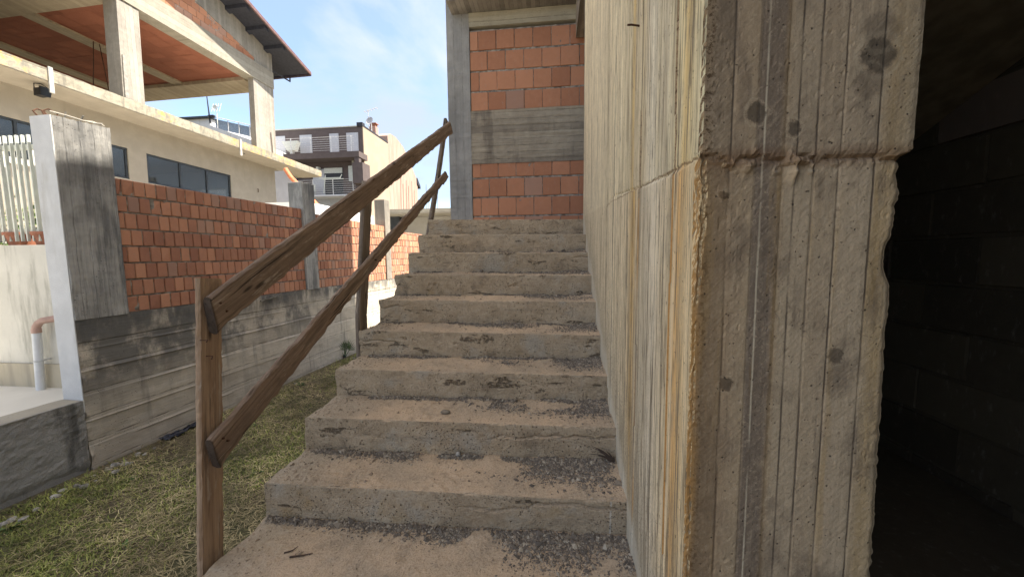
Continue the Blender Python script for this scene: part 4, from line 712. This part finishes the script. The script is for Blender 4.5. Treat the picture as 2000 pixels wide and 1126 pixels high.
# mown grass: short blades and lying straw
def grass():
    r = np.random.default_rng(8); n = 150000; x = r.uniform(-2.24, .02, n); y = .4 + 6.6 * r.random(n) ** 1.7; g_ = fbm(x * 1.6, y * 1.6, 0, 105, 4); f2 = fbm(x * 9, y * 9, 0, 106, 3)
    lim = -2.227 + (y - 2.341) * math.tan(FA) + .03; wall_d = x - lim; keep = (wall_d > 0) & (r.random(n) < np.clip(.75 + .8 * g_ + .5 * f2, .12, 1)) & (r.random(n) < .35 + sm(.0, .25, wall_d)); x, y, g_, f2 = x[keep], y[keep], g_[keep], f2[keep]; n = len(x); z = gz(x, y)
    green = r.random(n) < np.clip(.50 + .8 * g_ + .35 * sm(-1.0, -1.9, x) * sm(3.2, 1.6, y) - .25 * sm(.8, .2, -x), .08, .92); a = r.uniform(0, 6.283, n); L = np.where(green, r.uniform(.02, .055, n), r.uniform(.03, .10, n)); L = L * np.where((r.random(n) < .12) & (wall_d[keep] < .22), 2.2, 1); ele = np.where(green, r.uniform(.25, 1.2, n), r.normal(.10, .12, n)); wd = np.where(green, .0016, .0011) * r.uniform(.7, 1.4, n) * (1 + .10 * y)
    d = np.stack([np.cos(a) * np.cos(ele), np.sin(a) * np.cos(ele), np.sin(ele)], -1); s = np.stack([-np.sin(a), np.cos(a), 0 * a], -1) * wd[:, None]; p = np.stack([x, y, z + np.where(green, 0, r.uniform(.003, .022, n))], -1)
    b2 = a + r.normal(0, .5, n); d2 = np.stack([np.cos(b2) * np.cos(ele), np.sin(b2) * np.cos(ele), np.sin(ele) * .2 - .15], -1); mid = p + d * L[:, None] * .55; tip = mid + d2 * L[:, None] * .5
    V = np.stack([p - s, p + s, mid + s * .8, mid - s * .8, tip], 1).reshape(-1, 3); i = 5 * np.arange(n)[:, None]; F = np.concatenate([i + [0, 1, 2], i + [0, 2, 3], i + [3, 2, 4]], 1).reshape(-1, 3)
    me = bpy.data.meshes.new('grass'); me.vertices.add(len(V)); me.vertices.foreach_set('co', V.ravel()); me.loops.add(F.size); me.loops.foreach_set('vertex_index', F.ravel().astype(np.int32)); me.polygons.add(len(F)); me.polygons.foreach_set('loop_start', np.arange(0, F.size, 3, dtype=np.int32))
    u = r.random((n, 1)); gc = np.array([[.115, .155, .035]]) * (1 - u) + np.array([[.33, .34, .10]]) * u; sc_ = np.array([[.22, .18, .09]]) * (1 - u) + np.array([[.56, .47, .26]]) * u; cc = np.where(green[:, None], gc, sc_) * np.clip(1 + .6 * fbm(x * 3.3, y * 3.3, 0, 111, 4) + .5 * fbm(x * 14, y * 14, 0, 112, 2), .45, 1.8)[:, None]; cl = np.ones((n * 9, 4), np.float32); cl[:, :3] = np.repeat(cc, 9, axis=0)
    at = me.color_attributes.new('Col', 'FLOAT_COLOR', 'CORNER'); at.data.foreach_set('color', cl.ravel()); me.update(); me.validate()
    gg = G('grass_blade', .8); gg.done(gg.attr('Col').outputs['Color']); me.materials.append(gg.mat); o = bpy.data.objects.new('grass', me); C.objects.link(o); tag(o, 'mown yellow-green grass and straw between the stairs and the boundary wall', 'grass', None, 'stuff')
grass()
# broken stones along the foot of the wall
k = 0; R = random.Random(5)
for (s, v, n, sp) in ((-.12, .13, 16, .16), (.12, .10, 8, .1), (-.42, .16, 5, .12), (3.25, .13, 5, .12), (1.5, .08, 4, .3)):
    for i in range(n):
        p = fw(s + R.gauss(0, sp), v + abs(R.gauss(0, .05)), 0); sz = R.uniform(.012, .032)
        rock('rubble_stone', (p[0], p[1], float(gz(p[0], p[1])) + sz * .35), sz, 100 + k, M['stone_pale'], 'broken pale stone lying at the foot of the boundary wall', 'stone', 'broken stones along the foot of the wall', (1, R.uniform(.6, .9), R.uniform(.4, .6)), R.uniform(0, 3)); k += 1
# crumpled dark plastic at the wall foot
b = MB(); U_, V_ = np.meshgrid(np.linspace(0, 1, 30), np.linspace(0, 1, 14)); p = fw(.42, .03, 0); xx = p[0] + .02 + V_ * .09 + .01 * fbm(U_ * 6, V_ * 6, 0, 3); yy = p[1] + U_ * .38; b.grid(np.stack([xx, yy, gz(xx, yy) + .03 + .028 * fbm(U_ * 7, V_ * 5, 0, 9, 4)], -1)); tag(b.build('plastic_sheet', plain('dark_plastic_sheet', (.03, .032, .045), .35), None), 'crumpled dark plastic scrap at the foot of the boundary wall', 'plastic')
# low weeds in the grass
M['weed'] = leafmat('weed_leaf', (.05, .10, .03), (.14, .22, .07))
for i, (sx, sy, sc_) in enumerate(((-1.95, 1.75, 1.), (-1.75, 2.25, .8), (-1.1, 1.7, .7), (-.9, 2.4, .9), (-1.55, 3.1, .9), (-1.85, 4.2, 1.1), (-.45, 2.9, .8), (-1.3, 1.35, .7))):
    zc = float(gz(sx, sy)); b = MB(); rr = random.Random(60 + i)
    for q in range(rr.randint(9, 15)):
        a = rr.uniform(0, 6.28); L = sc_ * rr.uniform(.035, .075); e_ = rr.uniform(.1, .8); d = Vector((math.cos(a) * math.cos(e_), math.sin(a) * math.cos(e_), math.sin(e_))); sd = Vector((-math.sin(a), math.cos(a), 0)) * L * .17; p0 = Vector((sx, sy, zc + .004))
        b.add([p0, p0 + d * L * .55 + sd, p0 + d * L - Vector((0, 0, L * .25)), p0 + d * L * .55 - sd], [(0, 1, 2, 3)], (rr.random(), 0, 0))
    tag(b.build('weed', M['weed'], None), 'low green weed in the mown grass, ' + ('nearest the low grey wall', 'just right of the pale rubble', 'left of the first wooden post', 'behind the first wooden post', 'midway along the boundary wall', 'close to the wall short of the palm', 'beside the lower rail near the steps', 'in the near left foreground')[i], 'weed', 'low weeds in the grass')
# young palm
pl = thing('palm_seedling', 'small bright green fan palm growing at the foot of the boundary wall', 'palm', (-2.0, 5.45, ZG))
M['palm'] = plain('palm_leaf', (.06, .12, .03), .5)
for f in range(9):
    a0 = random.uniform(0, 6.28); el = random.uniform(.7, 1.35); base = Vector((-2.0, 5.45, ZG + .02)); stem = base + Vector((math.cos(a0) * math.cos(el), math.sin(a0) * math.cos(el) - .05, math.sin(el))) * random.uniform(.12, .2)
    b = MB(); b.tube([base, stem], [.005, .003], 5); dirv = (stem - base).normalized(); sd = dirv.orthogonal().normalized()
    for q in range(9):
        an = (q - 4) * .26; dd = (dirv * math.cos(an) + sd * math.sin(an)).normalized(); L = .15 * (1 - abs(q - 4) * .05); wv = dirv.cross(sd) * .002 + sd * .006
        b.add([stem, stem + dd * L * .5 + wv, stem + dd * L, stem + dd * L * .5 - wv], [(0, 1, 2, 3)])
    b.build('frond', M['palm'], pl)
b = MB(); b.lathe([(.02, 0), (.024, .03), (.012, .07)], (-2.0, 5.45, ZG), 10); b.build('trunk', M['dark_wood'], pl)

# ================================================================== HOUSE ON THE LEFT (open upper storey)
ha, hb = rad(2.5), rad(-1.3); HO = (-9.555, 13, 5.279)
hu = Vector((math.sin(ha) * math.cos(hb), math.cos(ha) * math.cos(hb), math.sin(hb))); hn = Vector((math.cos(ha), -math.sin(ha), 0)); TH = frame(HO, hu, hn)
hp = lambda s, v, h: tuple(TH @ Vector((s, v, h)))
hs_ = thing('house', 'unfinished beige house with ribbon windows, open upper terrace and dark overhanging roof', 'house', hp(-3, -4, -5.2))
def hbx(name, mat, *bxs, parent=None):
    b = MB(TH)
    for a, c in bxs: b.box(a, c)
    return b.build(name, mat, parent or hs_)
S, V = np.meshgrid(np.linspace(-14, 3.6, 300), np.linspace(-.27, 0, 8)); b = MB(TH)
top_irr = .012 * fbm(S * 4, 0, 0, 201, 4); b.grid(np.stack([S, .006 * fbm(S * 5, V * 9, 0, 202, 3), V + (V > -.01) * top_irr], -1)); b.box((-14, -.012, -.27), (3.6, -9, -.004)); 
def lichen(g, c):
    n = g.noise(g.pos, 1.1, 4); k = g.noise(g.pos, 9, 6, .7); c = g.mix(g.m('MULTIPLY', g.m('MULTIPLY', g.ss(n, .5, .6), g.ss(k, .45, .6)), .7), c, (.50, .30, .08))
    return g.mix(g.m('MULTIPLY', g.ss(k, .52, .36), .6), c, (.15, .14, .12))
fm = board_concrete('slab_edge_concrete', (.34, .31, .24), (.18, .165, .13), (0, 0, 1), (0, 1, 0), .3, seam=0, streak=1.1, extra=lichen)
b.build('terrace_slab', fm, hs_)
hbx('slab_soffit', M['plaster_beige'], ((-14, -.014, -.285), (3.58, -1.0, -.272)))
WH = -1.0; W0, W1 = -1.9, -1.03; D = -.25
hbx('front_wall', M['plaster_beige'], ((-14, -1.0, -5.3), (2.05, -1.25, W0)), ((-14, -1.0, W1), (2.05, -1.25, -.287)), ((-3.45, -1.0, W0), (-2.98, -1.25, W1)), ((-.2, -1.0, W0), (2.05, -1.25, W1)), ((-14, -1.0, W0), (-11, -1.25, W1)))
hbx('end_wall', M['plaster_beige'], ((1.8, -1.251, -5.3), (2.04, -9, W0)), ((1.8, -1.251, W1), (2.04, -9, -.287)), ((1.8, -1.251, W0), (2.04, -2.5, W1)), ((1.8, -8, W0), (2.04, -9, W1)))
hbx('rear_wall', M['plaster_beige'], ((-14, -8.8, -5.3), (1.8, -9, W0)), ((-14, -8.8, W1), (1.8, -9, -.287)), *[((s, -8.8, W0), (s + .5, -9, W1)) for s in (-14, -11.5, -9, -6.6, -4.2, -2.4, -.8, .9)])
hbx('interior_floor', M['floor_white'], ((-14, -1.25, -3.2), (1.8, -8.8, -3.0)))
def ribbon(s0, s1, mull):
    f = hbx('window', M['frame_dark'], ((s0, -1.03, W1 - .05), (s1, -1.11, W1)), ((s0, -1.03, W0), (s1, -1.11, W0 + .05)), *[((s - .025, -1.035, W0 + .05), (s + .025, -1.105, W1 - .05)) for s in [s0 + .026] + mull + [s1 - .026]])
    ed = [s0] + mull + [s1]
    for a, c in zip(ed[:-1], ed[1:]): hbx('pane', M['glass'], ((a + .03, -1.06, W0 + .055), (c - .03, -1.068, W1 - .055)), parent=f)
ribbon(-2.98, -.2, [-2.0, -1.1]); ribbon(-11, -3.45, [-9.6, -8.2, -6.9, -5.6, -4.5])
b = MB(TH); b.box((-5.3, -1.0, -2.05), (-11, -.93, -1.92)); b.build('window_sill', M['white_paint'], hs_)
b = MB(TH); b.tube([(.95, -.998, -1.32), (.99, -.97, -1.30), (.97, -.96, -1.40), (1.0, -.998, -1.43)], .012, 6); b.build('hook', M['metal_rust'], hs_)
b = MB(TH); b.lathe([(.055, 0), (.055, -.012)], (-.25, -.38, -.286), 16, (0, 0, 1)); b.build('ceiling_socket', M['dark_wood'], hs_)
for s in (-5.57, -.75):
    hbx('wooden_lath', plain('grey_lath', (.42, .41, .38)) if s < -3 else bpy.data.materials['grey_lath'], ((s - .03, .002, -.52), (s + .045, .035, .04)))
# columns
hc = M['col_clean']
hbx('column', hc, ((-4.16, -.03, -.0), (-3.66, -.45, 2.46))); hbx('column', hc, ((0.0, -.03, 0), (.93, -.25, 2.48)))
hbx('column', hc, ((-12.3, -.03, 0), (-11.8, -.45, 2.46))); hbx('column', hc, ((0.3, -6.9, 0), (.8, -6.5, 2.48)))
hbx('timber_strip', M['metal_pale'], ((-4.13, -.026, .0), (-4.05, .0, 1.08)))
# ceiling of clay tiles between concrete ribs
hbx('edge_beam', M['conc_pale_h'], ((-14, -.0, 2.49), (.94, -.42, 3.10)))
hbx('end_beam', M['conc_soffit'], ((.0, -.42, 2.44), (.94, -9, 2.75))); hbx('cross_beam', M['conc_soffit'], ((-6.6, -.42, 2.47), (-4.0, -9, 2.75)))
for v in (-3.05, -5.9): hbx('ceiling_rib', M['conc_soffit'], ((-4.0, v, 2.5), (-.0, v - .42, 2.75)))
R = random.Random(3)
for (s0, s1) in ((-4.0, 0), ):
    for (va, vb) in ((-.42, -3.05), (-3.47, -5.9), (-6.32, -9)):
        b = MB(TH); s = s0
        while s < s1:
            v = va - R.uniform(0, .2) + .1; 
            while v > vb:
                c = (R.random(), R.random() * .85, R.random()); z = 2.56 + R.uniform(-.004, .004); b.add([(s, min(v, va), z), (min(s + .245, s1), min(v, va), z + R.uniform(-.002, .002)), (min(s + .245, s1), max(v - .49, vb), z), (s, max(v - .49, vb), z), ] , [(0, 1, 2, 3)], c); v -= .5
            s += .25
        b.box((s0, va, 2.575), (s1, vb, 2.74), (.2, .2, .2)); b.build('ceiling_panel', M['brick_tile'], hs_)
hbx('ceiling_panel', M['conc_soffit'], ((-14, -.42, 2.58), (-6.6, -9, 2.75)))
# gable: brick band, concrete rake, dark roof with lookouts
rk = lambda s: 3.50 - .285 * (s - 1.95)            # underside of the roof
g1 = lambda s: max(3.16, 3.235 - .268 * (s - .138))
bricks(TH, -7.5, .10, g1, 3.105, .245, .21, .012, .2, 41, 'gable_block_panel', M['brick_new'], hs_, .003, vface=-.05, z1max=5.4, gapu=.01)
b = MB(TH); b.poly([(-7.5, -.04, g1(-7.5) - .005), (.10, -.04, g1(.10) - .005), (.10, -.04, 3.102), (.94, -.04, 3.102), (.94, -.04, rk(.94)), (-7.5, -.04, rk(-7.5))], (0, -.3, 0)); b.build('gable_concrete', M['col_clean'], hs_)
dw = M['dark_wood']
b = MB(TH); b.poly([(-9, .80, rk(-9)), (1.95, .80, rk(1.95)), (1.95, .80, rk(1.95) + .06), (-9, .80, rk(-9) + .06)], (0, -10.5, 0)); b.build('roof', dw, hs_)
b = MB(TH); b.poly([(-9, .86, rk(-9) - .02), (2.0, .86, rk(2.0) - .02), (2.0, .86, rk(2.0) + .09), (-9, .86, rk(-9) + .09)], (0, -.055, 0)); b.build('verge_flashing', plain('copper_flashing', (.20, .12, .11), .5, .3), hs_)
b = MB(TH); b.tube([(1.99, .82, rk(2.0) + .0), (1.99, -9.5, rk(2.0) + .0)], .06, 12); b.build('gutter', plain('dark_gutter', (.06, .045, .055), .45, .4), hs_)
b = MB(TH); b.tube([(1.95, -.1, rk(2) - .06), (1.95, -.1, rk(2) - .22), (.98, -.1, rk(2) - .26)], .03, 8); b.build('gutter_outlet', dw, hs_)
for i in range(9):
    s = .55 - i * .78; b = MB(TH); b.poly([(s, -.035, rk(s) - .01), (s + .16, -.035, rk(s + .16) - .01), (s + .16, -.035, rk(s + .16) - .13), (s, -.035, rk(s) - .13)], (0, .78, 0)); b.build('purlin', dw, hs_)
b = MB(TH); b.poly([(-2.7, -.03, 3.10), (-1.6, -.03, 3.1), (-1.6, -.03, 3.112), (-2.7, -.03, 3.112)], (0, .004, 0)); 
for (s, v) in ((-2.70, -3.0), (-2.55, -3.0)):
    b = MB(TH); b.tube([(s, v, 2.5), (s - .03 + (s + 2.62) * 1.5, v + .1, 1.2), (s + (s + 2.62) * 2.2, v + .2, 0)], .012, 5); b.build('hanging_rebar', M['metal_rust'], hs_)
b = MB(TH); b.tube([(.72, -.0, 0), (.66, .0, .75)], .012, 5); b.build('leaning_bar', M['metal_rust'], hs_)
fl = thing('floodlight', 'black floodlight hanging under the edge of the house terrace slab', 'lamp', hp(-5.55, -.35, -.29))
b = MB(TH); b.box((-5.62, -.40, -.56), (-5.48, -.22, -.40)); b.poly([(-5.63, -.21, -.57), (-5.47, -.21, -.57), (-5.45, -.19, -.38), (-5.65, -.19, -.38)], (0, .03, 0)); b.build('housing', M['black'], fl)
b = MB(TH); b.tube([(-5.66, -.3, -.45), (-5.66, -.3, -.33), (-5.55, -.3, -.29), (-5.45, -.3, -.33), (-5.45, -.3, -.45)], .009, 6); b.build('bracket', M['black'], fl)

# ================================================================== BUILDINGS BEYOND
ab = thing('apartment_building', 'dark brown flat-roofed apartment building with railed balconies beyond the boundary wall', 'building', (-17, 28, ZG))
def bx(name, mat, *bxs, parent=None):
    b = MB()
    for a, c in bxs: b.box(a, c)
    return b.build(name, mat, parent)
bx('wall', M['brown_wall'], ((-24, 28, 6.0), (-13.25, 32.4, 11.2)), parent=ab)
bx('parapet', M['white_paint'], ((-24, 27.93, 11.2), (-13.6, 28.2, 11.27)), parent=ab); bx('roof_cap', M['dark_wood'], ((-13.62, 27.9, 11.2), (-13.16, 28.3, 11.48)), ((-13.3, 28.3, 11.2), (-13.16, 32.4, 11.32)), parent=ab)
bx('side_wall', M['sunlit_side'], ((-13.24, 28.02, ZG), (-13.18, 32.4, 11.2)), parent=ab)
bx('ground_storey', plaster('pale_blue_render', (.42, .44, .48), amt=.1), ((-24, 28.02, ZG), (-13.26, 32.4, 5.98)), parent=ab)
M['shut'] = plain('pale_shutter', (.50, .51, .54), .6, var=.04)
for (fz, x0, x1, dep) in ((9.0, -24, -12.9, 1.3), (5.9, -24, -13.6, 1.3)):
    bx('balcony', M['brown_wall'] if fz > 7 else M['shut'], ((x0, 28 - dep, fz - (.42 if fz > 7 else .12)), (x1 if fz > 7 else -13.4, 27.99, fz)), parent=ab)
    b = MB(); y = 28 - dep + .06
    for q in range(7): b.tube([(x0, y, fz + .15 + q * .16), (-13.3, y, fz + .15 + q * .16)], .014, 5)
    x = -21.5
    while x < -13.2: b.tube([(x, y, fz), (x, y, fz + 1.14)], .035, 6); x += 1.6
    b.build('balcony_railing', M['galv'], ab)
for (x, z0_, z1_, wd) in ((-20.2, 9.1, 10.75, 1.1), (-17.9, 9.1, 10.75, 1.0), (-15.55, 9.25, 10.75, .75), (-14.05, 9.1, 10.75, .95), (-19.9, 6.0, 8.1, 1.1), (-17.0, 6.0, 8.1, .95)):
    f = bx('shutter_door', M['shut'], ((x - wd / 2, 27.95, z0_), (x + wd / 2, 27.999, z1_)), parent=ab)
f = bx('balcony_door', M['frame_dark'], ((-16.5, 27.96, 6.0), (-15.0, 27.998, 7.75)), parent=ab); bx('roller_shutter', M['white_paint'], ((-16.5, 27.93, 7.75), (-15.0, 27.997, 8.15)), parent=ab)
bo = thing('wall_boiler', 'white boiler cabinet fixed to the brown wall above the lower balcony', 'boiler', (-14.0, 27.9, 7.1)); bx('cabinet', M['white_paint'], ((-14.35, 27.7, 7.05), (-13.65, 27.94, 8.2)), parent=bo); b = MB(); b.tube([(-14.0, 27.8, 8.2), (-14.0, 27.8, 8.8)], .08, 8); b.build('flue', M['white_paint'], bo)
bx('pipe_run', M['white_paint'], ((-16.95, 27.6, 7.9), (-16.75, 27.9, 8.2)), parent=ab)
bx('corner_pier', M['brown_wall'], ((-13.3, 26.75, 6.0), (-12.95, 27.1, 8.55)), ((-13.3, 26.4, 6.6), (-12.5, 27.5, 8.1)), parent=ab)
ch = thing('balcony_chair', 'white plastic chair on the lower balcony of the brown building', 'chair', (-17.2, 27.2, 5.92))
bx('seat', M['white_paint'], ((-17.45, 27.0, 6.32), (-16.95, 27.45, 6.37)), parent=ch); bx('backrest', M['white_paint'], ((-17.45, 27.4, 6.37), (-16.95, 27.44, 6.85)), parent=ch)
for (x, y) in ((-17.43, 27.02), (-16.99, 27.02), (-17.43, 27.4), (-16.99, 27.4)): bx('leg', M['white_paint'], ((x - .02, y - .02, 5.92), (x + .03, y + .03, 6.32)), parent=ch)
rk_ = thing('drying_rack', 'white folding drying rack on the lower balcony railing', 'drying rack', (-14.9, 26.6, 6.2))
b = MB(); b.box((-15.9, 26.3, 7.0), (-14.2, 26.34, 7.06)); b.box((-15.9, 26.7, 7.0), (-14.2, 26.74, 7.06)); b.tube([(-15.7, 26.5, 5.95), (-15.5, 26.5, 7.3)], .03, 6); b.tube([(-14.4, 26.5, 7.0), (-14.2, 26.5, 7.3)], .03, 6); b.build('frame', M['white_paint'], rk_)
tb = thing('balcony_table', 'white tapered table on the upper balcony of the brown building', 'table', (-18.6, 27.3, 9.0)); b = MB(); b.poly([(-19.3, 27.1, 10.05), (-18.0, 27.1, 10.05), (-18.3, 27.1, 9.35), (-18.9, 27.1, 9.35)], (0, .4, 0)); b.build('table_body', M['white_paint'], tb); bx('leg', M['white_paint'], ((-18.75, 27.2, 9.0), (-18.5, 27.4, 9.35)), parent=tb)
ck = thing('chimney', 'brick-red chimney on the roof edge of the brown building', 'chimney', (-13.9, 31, 10.9)); bx('shaft', M['pvc_pink'], ((-13.95, 30.6, 11.3), (-13.4, 31.1, 12.1)), parent=ck); bx('pot', M['terracotta'], ((-13.9, 30.65, 12.1), (-13.45, 31.05, 12.32)), ((-14.0, 30.58, 12.32), (-13.36, 31.12, 12.38)), parent=ck)
dh = thing('satellite_dish', 'grey satellite dish beside the red chimney', 'satellite dish', (-14.1, 30.3, 11.2))
b = MB(); b.lathe([(0, 0), (.15, .02), (.28, .06), (.35, .11), (.33, .11), (.15, .03), (0, .01)], (-13.6, 30.1, 12.3), 20, (-.2, -1, .3)); b.build('reflector', plain('grey_dish', (.5, .5, .52), .5), dh); b = MB(); b.tube([(-13.6, 30.3, 11.2), (-13.6, 30.3, 12.2), (-13.6, 30.15, 12.3)], .04, 6); b.build('mast', M['galv'], dh)
an = thing('roof_antenna', 'thin television antenna above the satellite dish', 'antenna', (-13.9, 30.3, 11.2)); b = MB(); b.tube([(-13.9, 30.4, 11.2), (-13.9, 30.4, 13.35)], .03, 5); b.tube([(-14.2, 30.3, 13.15), (-13.0, 30.3, 13.45)], .025, 5)
for i in range(5): x = -14.1 + i * .25; b.tube([(x, 30.1, 13.17 + i * .06), (x, 30.5, 13.17 + i * .06)], .015, 4)
b.build('aerial', M['galv'], an)
# gabled shed with streaked metal cladding
def corr():
    g = G('streaked_pink_cladding', .8); _x, x, z = g.sep(g.pos); n = g.noise(g.comb(g.m('MULTIPLY', x, 5), 0, g.m('MULTIPLY', z, .25)), 1, 5, .7); c = g.mix(g.ss(n, .42, .6), (.36, .25, .20), (.46, .37, .31))
    rb = g.ss(g.m('PINGPONG', x, .16), .02, .05); return g.done(g.mix(g.m('MULTIPLY', rb, .25), c, (.36, .2, .14)), g.bump(rb, .5, .05))
sh = thing('gabled_shed', 'tall shed with curved roofline and pink streaked cladding behind the brown building', 'building', (-14, 37, ZG))
prof = [(32.45, 11.9), (33.1, 12.25), (34.2, 12.3), (35.9, 11.9), (37.6, 10.85), (39.0, 9.75), (39.55, 9.35)]
b = MB(); b.poly([(-13.2, 32.45, ZG)] + [(-13.2, y, z) for y, z in prof] + [(-13.2, 39.5, ZG)], (-9, 0, 0)); b.build('wall', corr(), sh)
b = MB(); b.poly([(-13.1, 39.3, 9.6), (-13.1, 40.2, 8.9), (-13.1, 40.2, 8.6), (-13.1, 39.3, 9.0)], (-9, 0, 0)); b.build('eave', M['dark_wood'], sh)
# white house behind
wh = thing('white_house', 'low white house with flat roof and terrace railing behind the beige house', 'house', (-21, 24, ZG))
bx('wall', M['plaster_white'], ((-28, 24, ZG), (-22.2, 30, 10.8)), parent=wh); bx('roof', M['frame_dark'], ((-28.2, 23.8, 10.8), (-22.1, 30, 10.92)), parent=wh)
b = MB(); b.poly([(-22.19, 24, ZG), (-18.9, 24, ZG), (-18.9, 24, 9.1), (-19.2, 24, 9.25), (-22.19, 24, 10.35)], (0, 4, 0)); b.build('stair_wall', M['plaster_white'], wh)
b = MB(); b.tube([(-22.1, 24.2, 11.0), (-18.9, 24.2, 10.18)], .03, 5)
for i in range(4): x = -21.8 + i * .8; zt_ = 10.95 - (x + 22.1) * .25; b.tube([(x, 24.2, zt_ - .75), (x, 24.2, zt_)], .03, 5)
b.build('terrace_railing', M['galv'], wh)
b = MB(); b.poly([(-22.0, 24.26, 10.2), (-18.9, 24.26, 9.42), (-18.9, 24.26, 10.07), (-22.0, 24.26, 10.85)], (0, .01, 0)); b.build('glass_balustrade', plain('blue_grey_glass', (.22, .27, .33), .2), wh)
a1 = thing('mast_antenna', 'dark bare mast on the roof of the white house', 'mast', (-22.2, 24, 10.9)); b = MB(); b.tube([(-22.15, 24, 10.5), (-22.25, 24, 12.3)], [.05, .03], 6); b.box((-22.2, 23.9, 10.85), (-21.8, 24.1, 11.0)); b.build('mast', M['dark_wood'], a1)
a2 = thing('television_antenna', 'white television antenna right of the dark mast', 'antenna', (-21.6, 24, 10.5)); b = MB(); b.tube([(-21.6, 24, 10.4), (-21.6, 24, 11.7)], .025, 5); b.tube([(-22.0, 24, 11.45), (-21.25, 24, 11.6)], .02, 5)
for i in range(4): x = -21.9 + i * .2; b.tube([(x, 23.9, 11.2), (x, 24.1, 11.8)], .015, 4)
b.lathe([(0, 0), (.16, .04), (.17, .05)], (-21.6, 23.9, 11.45), 12, (0, -1, .2)); b.build('aerial', M['white_paint'], a2)
# white outbuilding with orange roof verge
ob_ = thing('outbuilding', 'white outbuilding with an orange tiled verge just over the boundary wall', 'outbuilding', (-6.2, 11, ZG))
bx('wall', plaster('bright_white_render', (.80, .79, .76), amt=.0), ((-8.2, 9.6, .1), (-5.35, 13.4, 2.70)), parent=ob_)
b = MB(); b.tube([(-7.75, 12, 4.2), (-7.58, 12, 3.93), (-6.45, 12, 2.72)], .075, 10); b.build('tiled_verge', M['red_tile'], ob_)
b = MB(); b.poly([(-7.75, 12.05, 4.15), (-6.4, 12.05, 2.69), (-8.19, 12.05, 2.69), (-8.19, 12.05, 4.15)], (0, .08, 0)); b.build('gable', plaster('grey_blue_render', (.30, .31, .34), amt=.1), ob_)
# low concrete building at the end
lb = thing('low_concrete_building', 'low grey building with flat concrete canopy at the end of the boundary wall', 'building', (-4, 16, ZG))
bx('canopy', M['conc_pale_h'], ((-6.2, 15.2, 2.98), (2.5, 17.5, 3.17)), parent=lb); bx('wall', plaster('grey_beige_render', (.34, .32, .28), amt=.2), ((-5.55, 16.5, ZG), (2.5, 17, 2.97)), parent=lb); bx('pillar', M['frame_dark'], ((-6.0, 16.2, ZG), (-5.56, 16.6, 2.97)), parent=lb)
for (x, h) in ((-5.35, 1.6), (-5.25, 1.2), (-5.1, 1.35), (-5.0, 1.1), (-4.85, 1.3), (-4.75, .9), (-4.2, 1.15), (-4.12, .8), (-3.7, .9)):
    b = MB(); b.tube([(x, 16, 3.17), (x + .02, 16, 3.17 + h)], .009, 4); b.build('starter_bar', M['metal_rust'], lb)
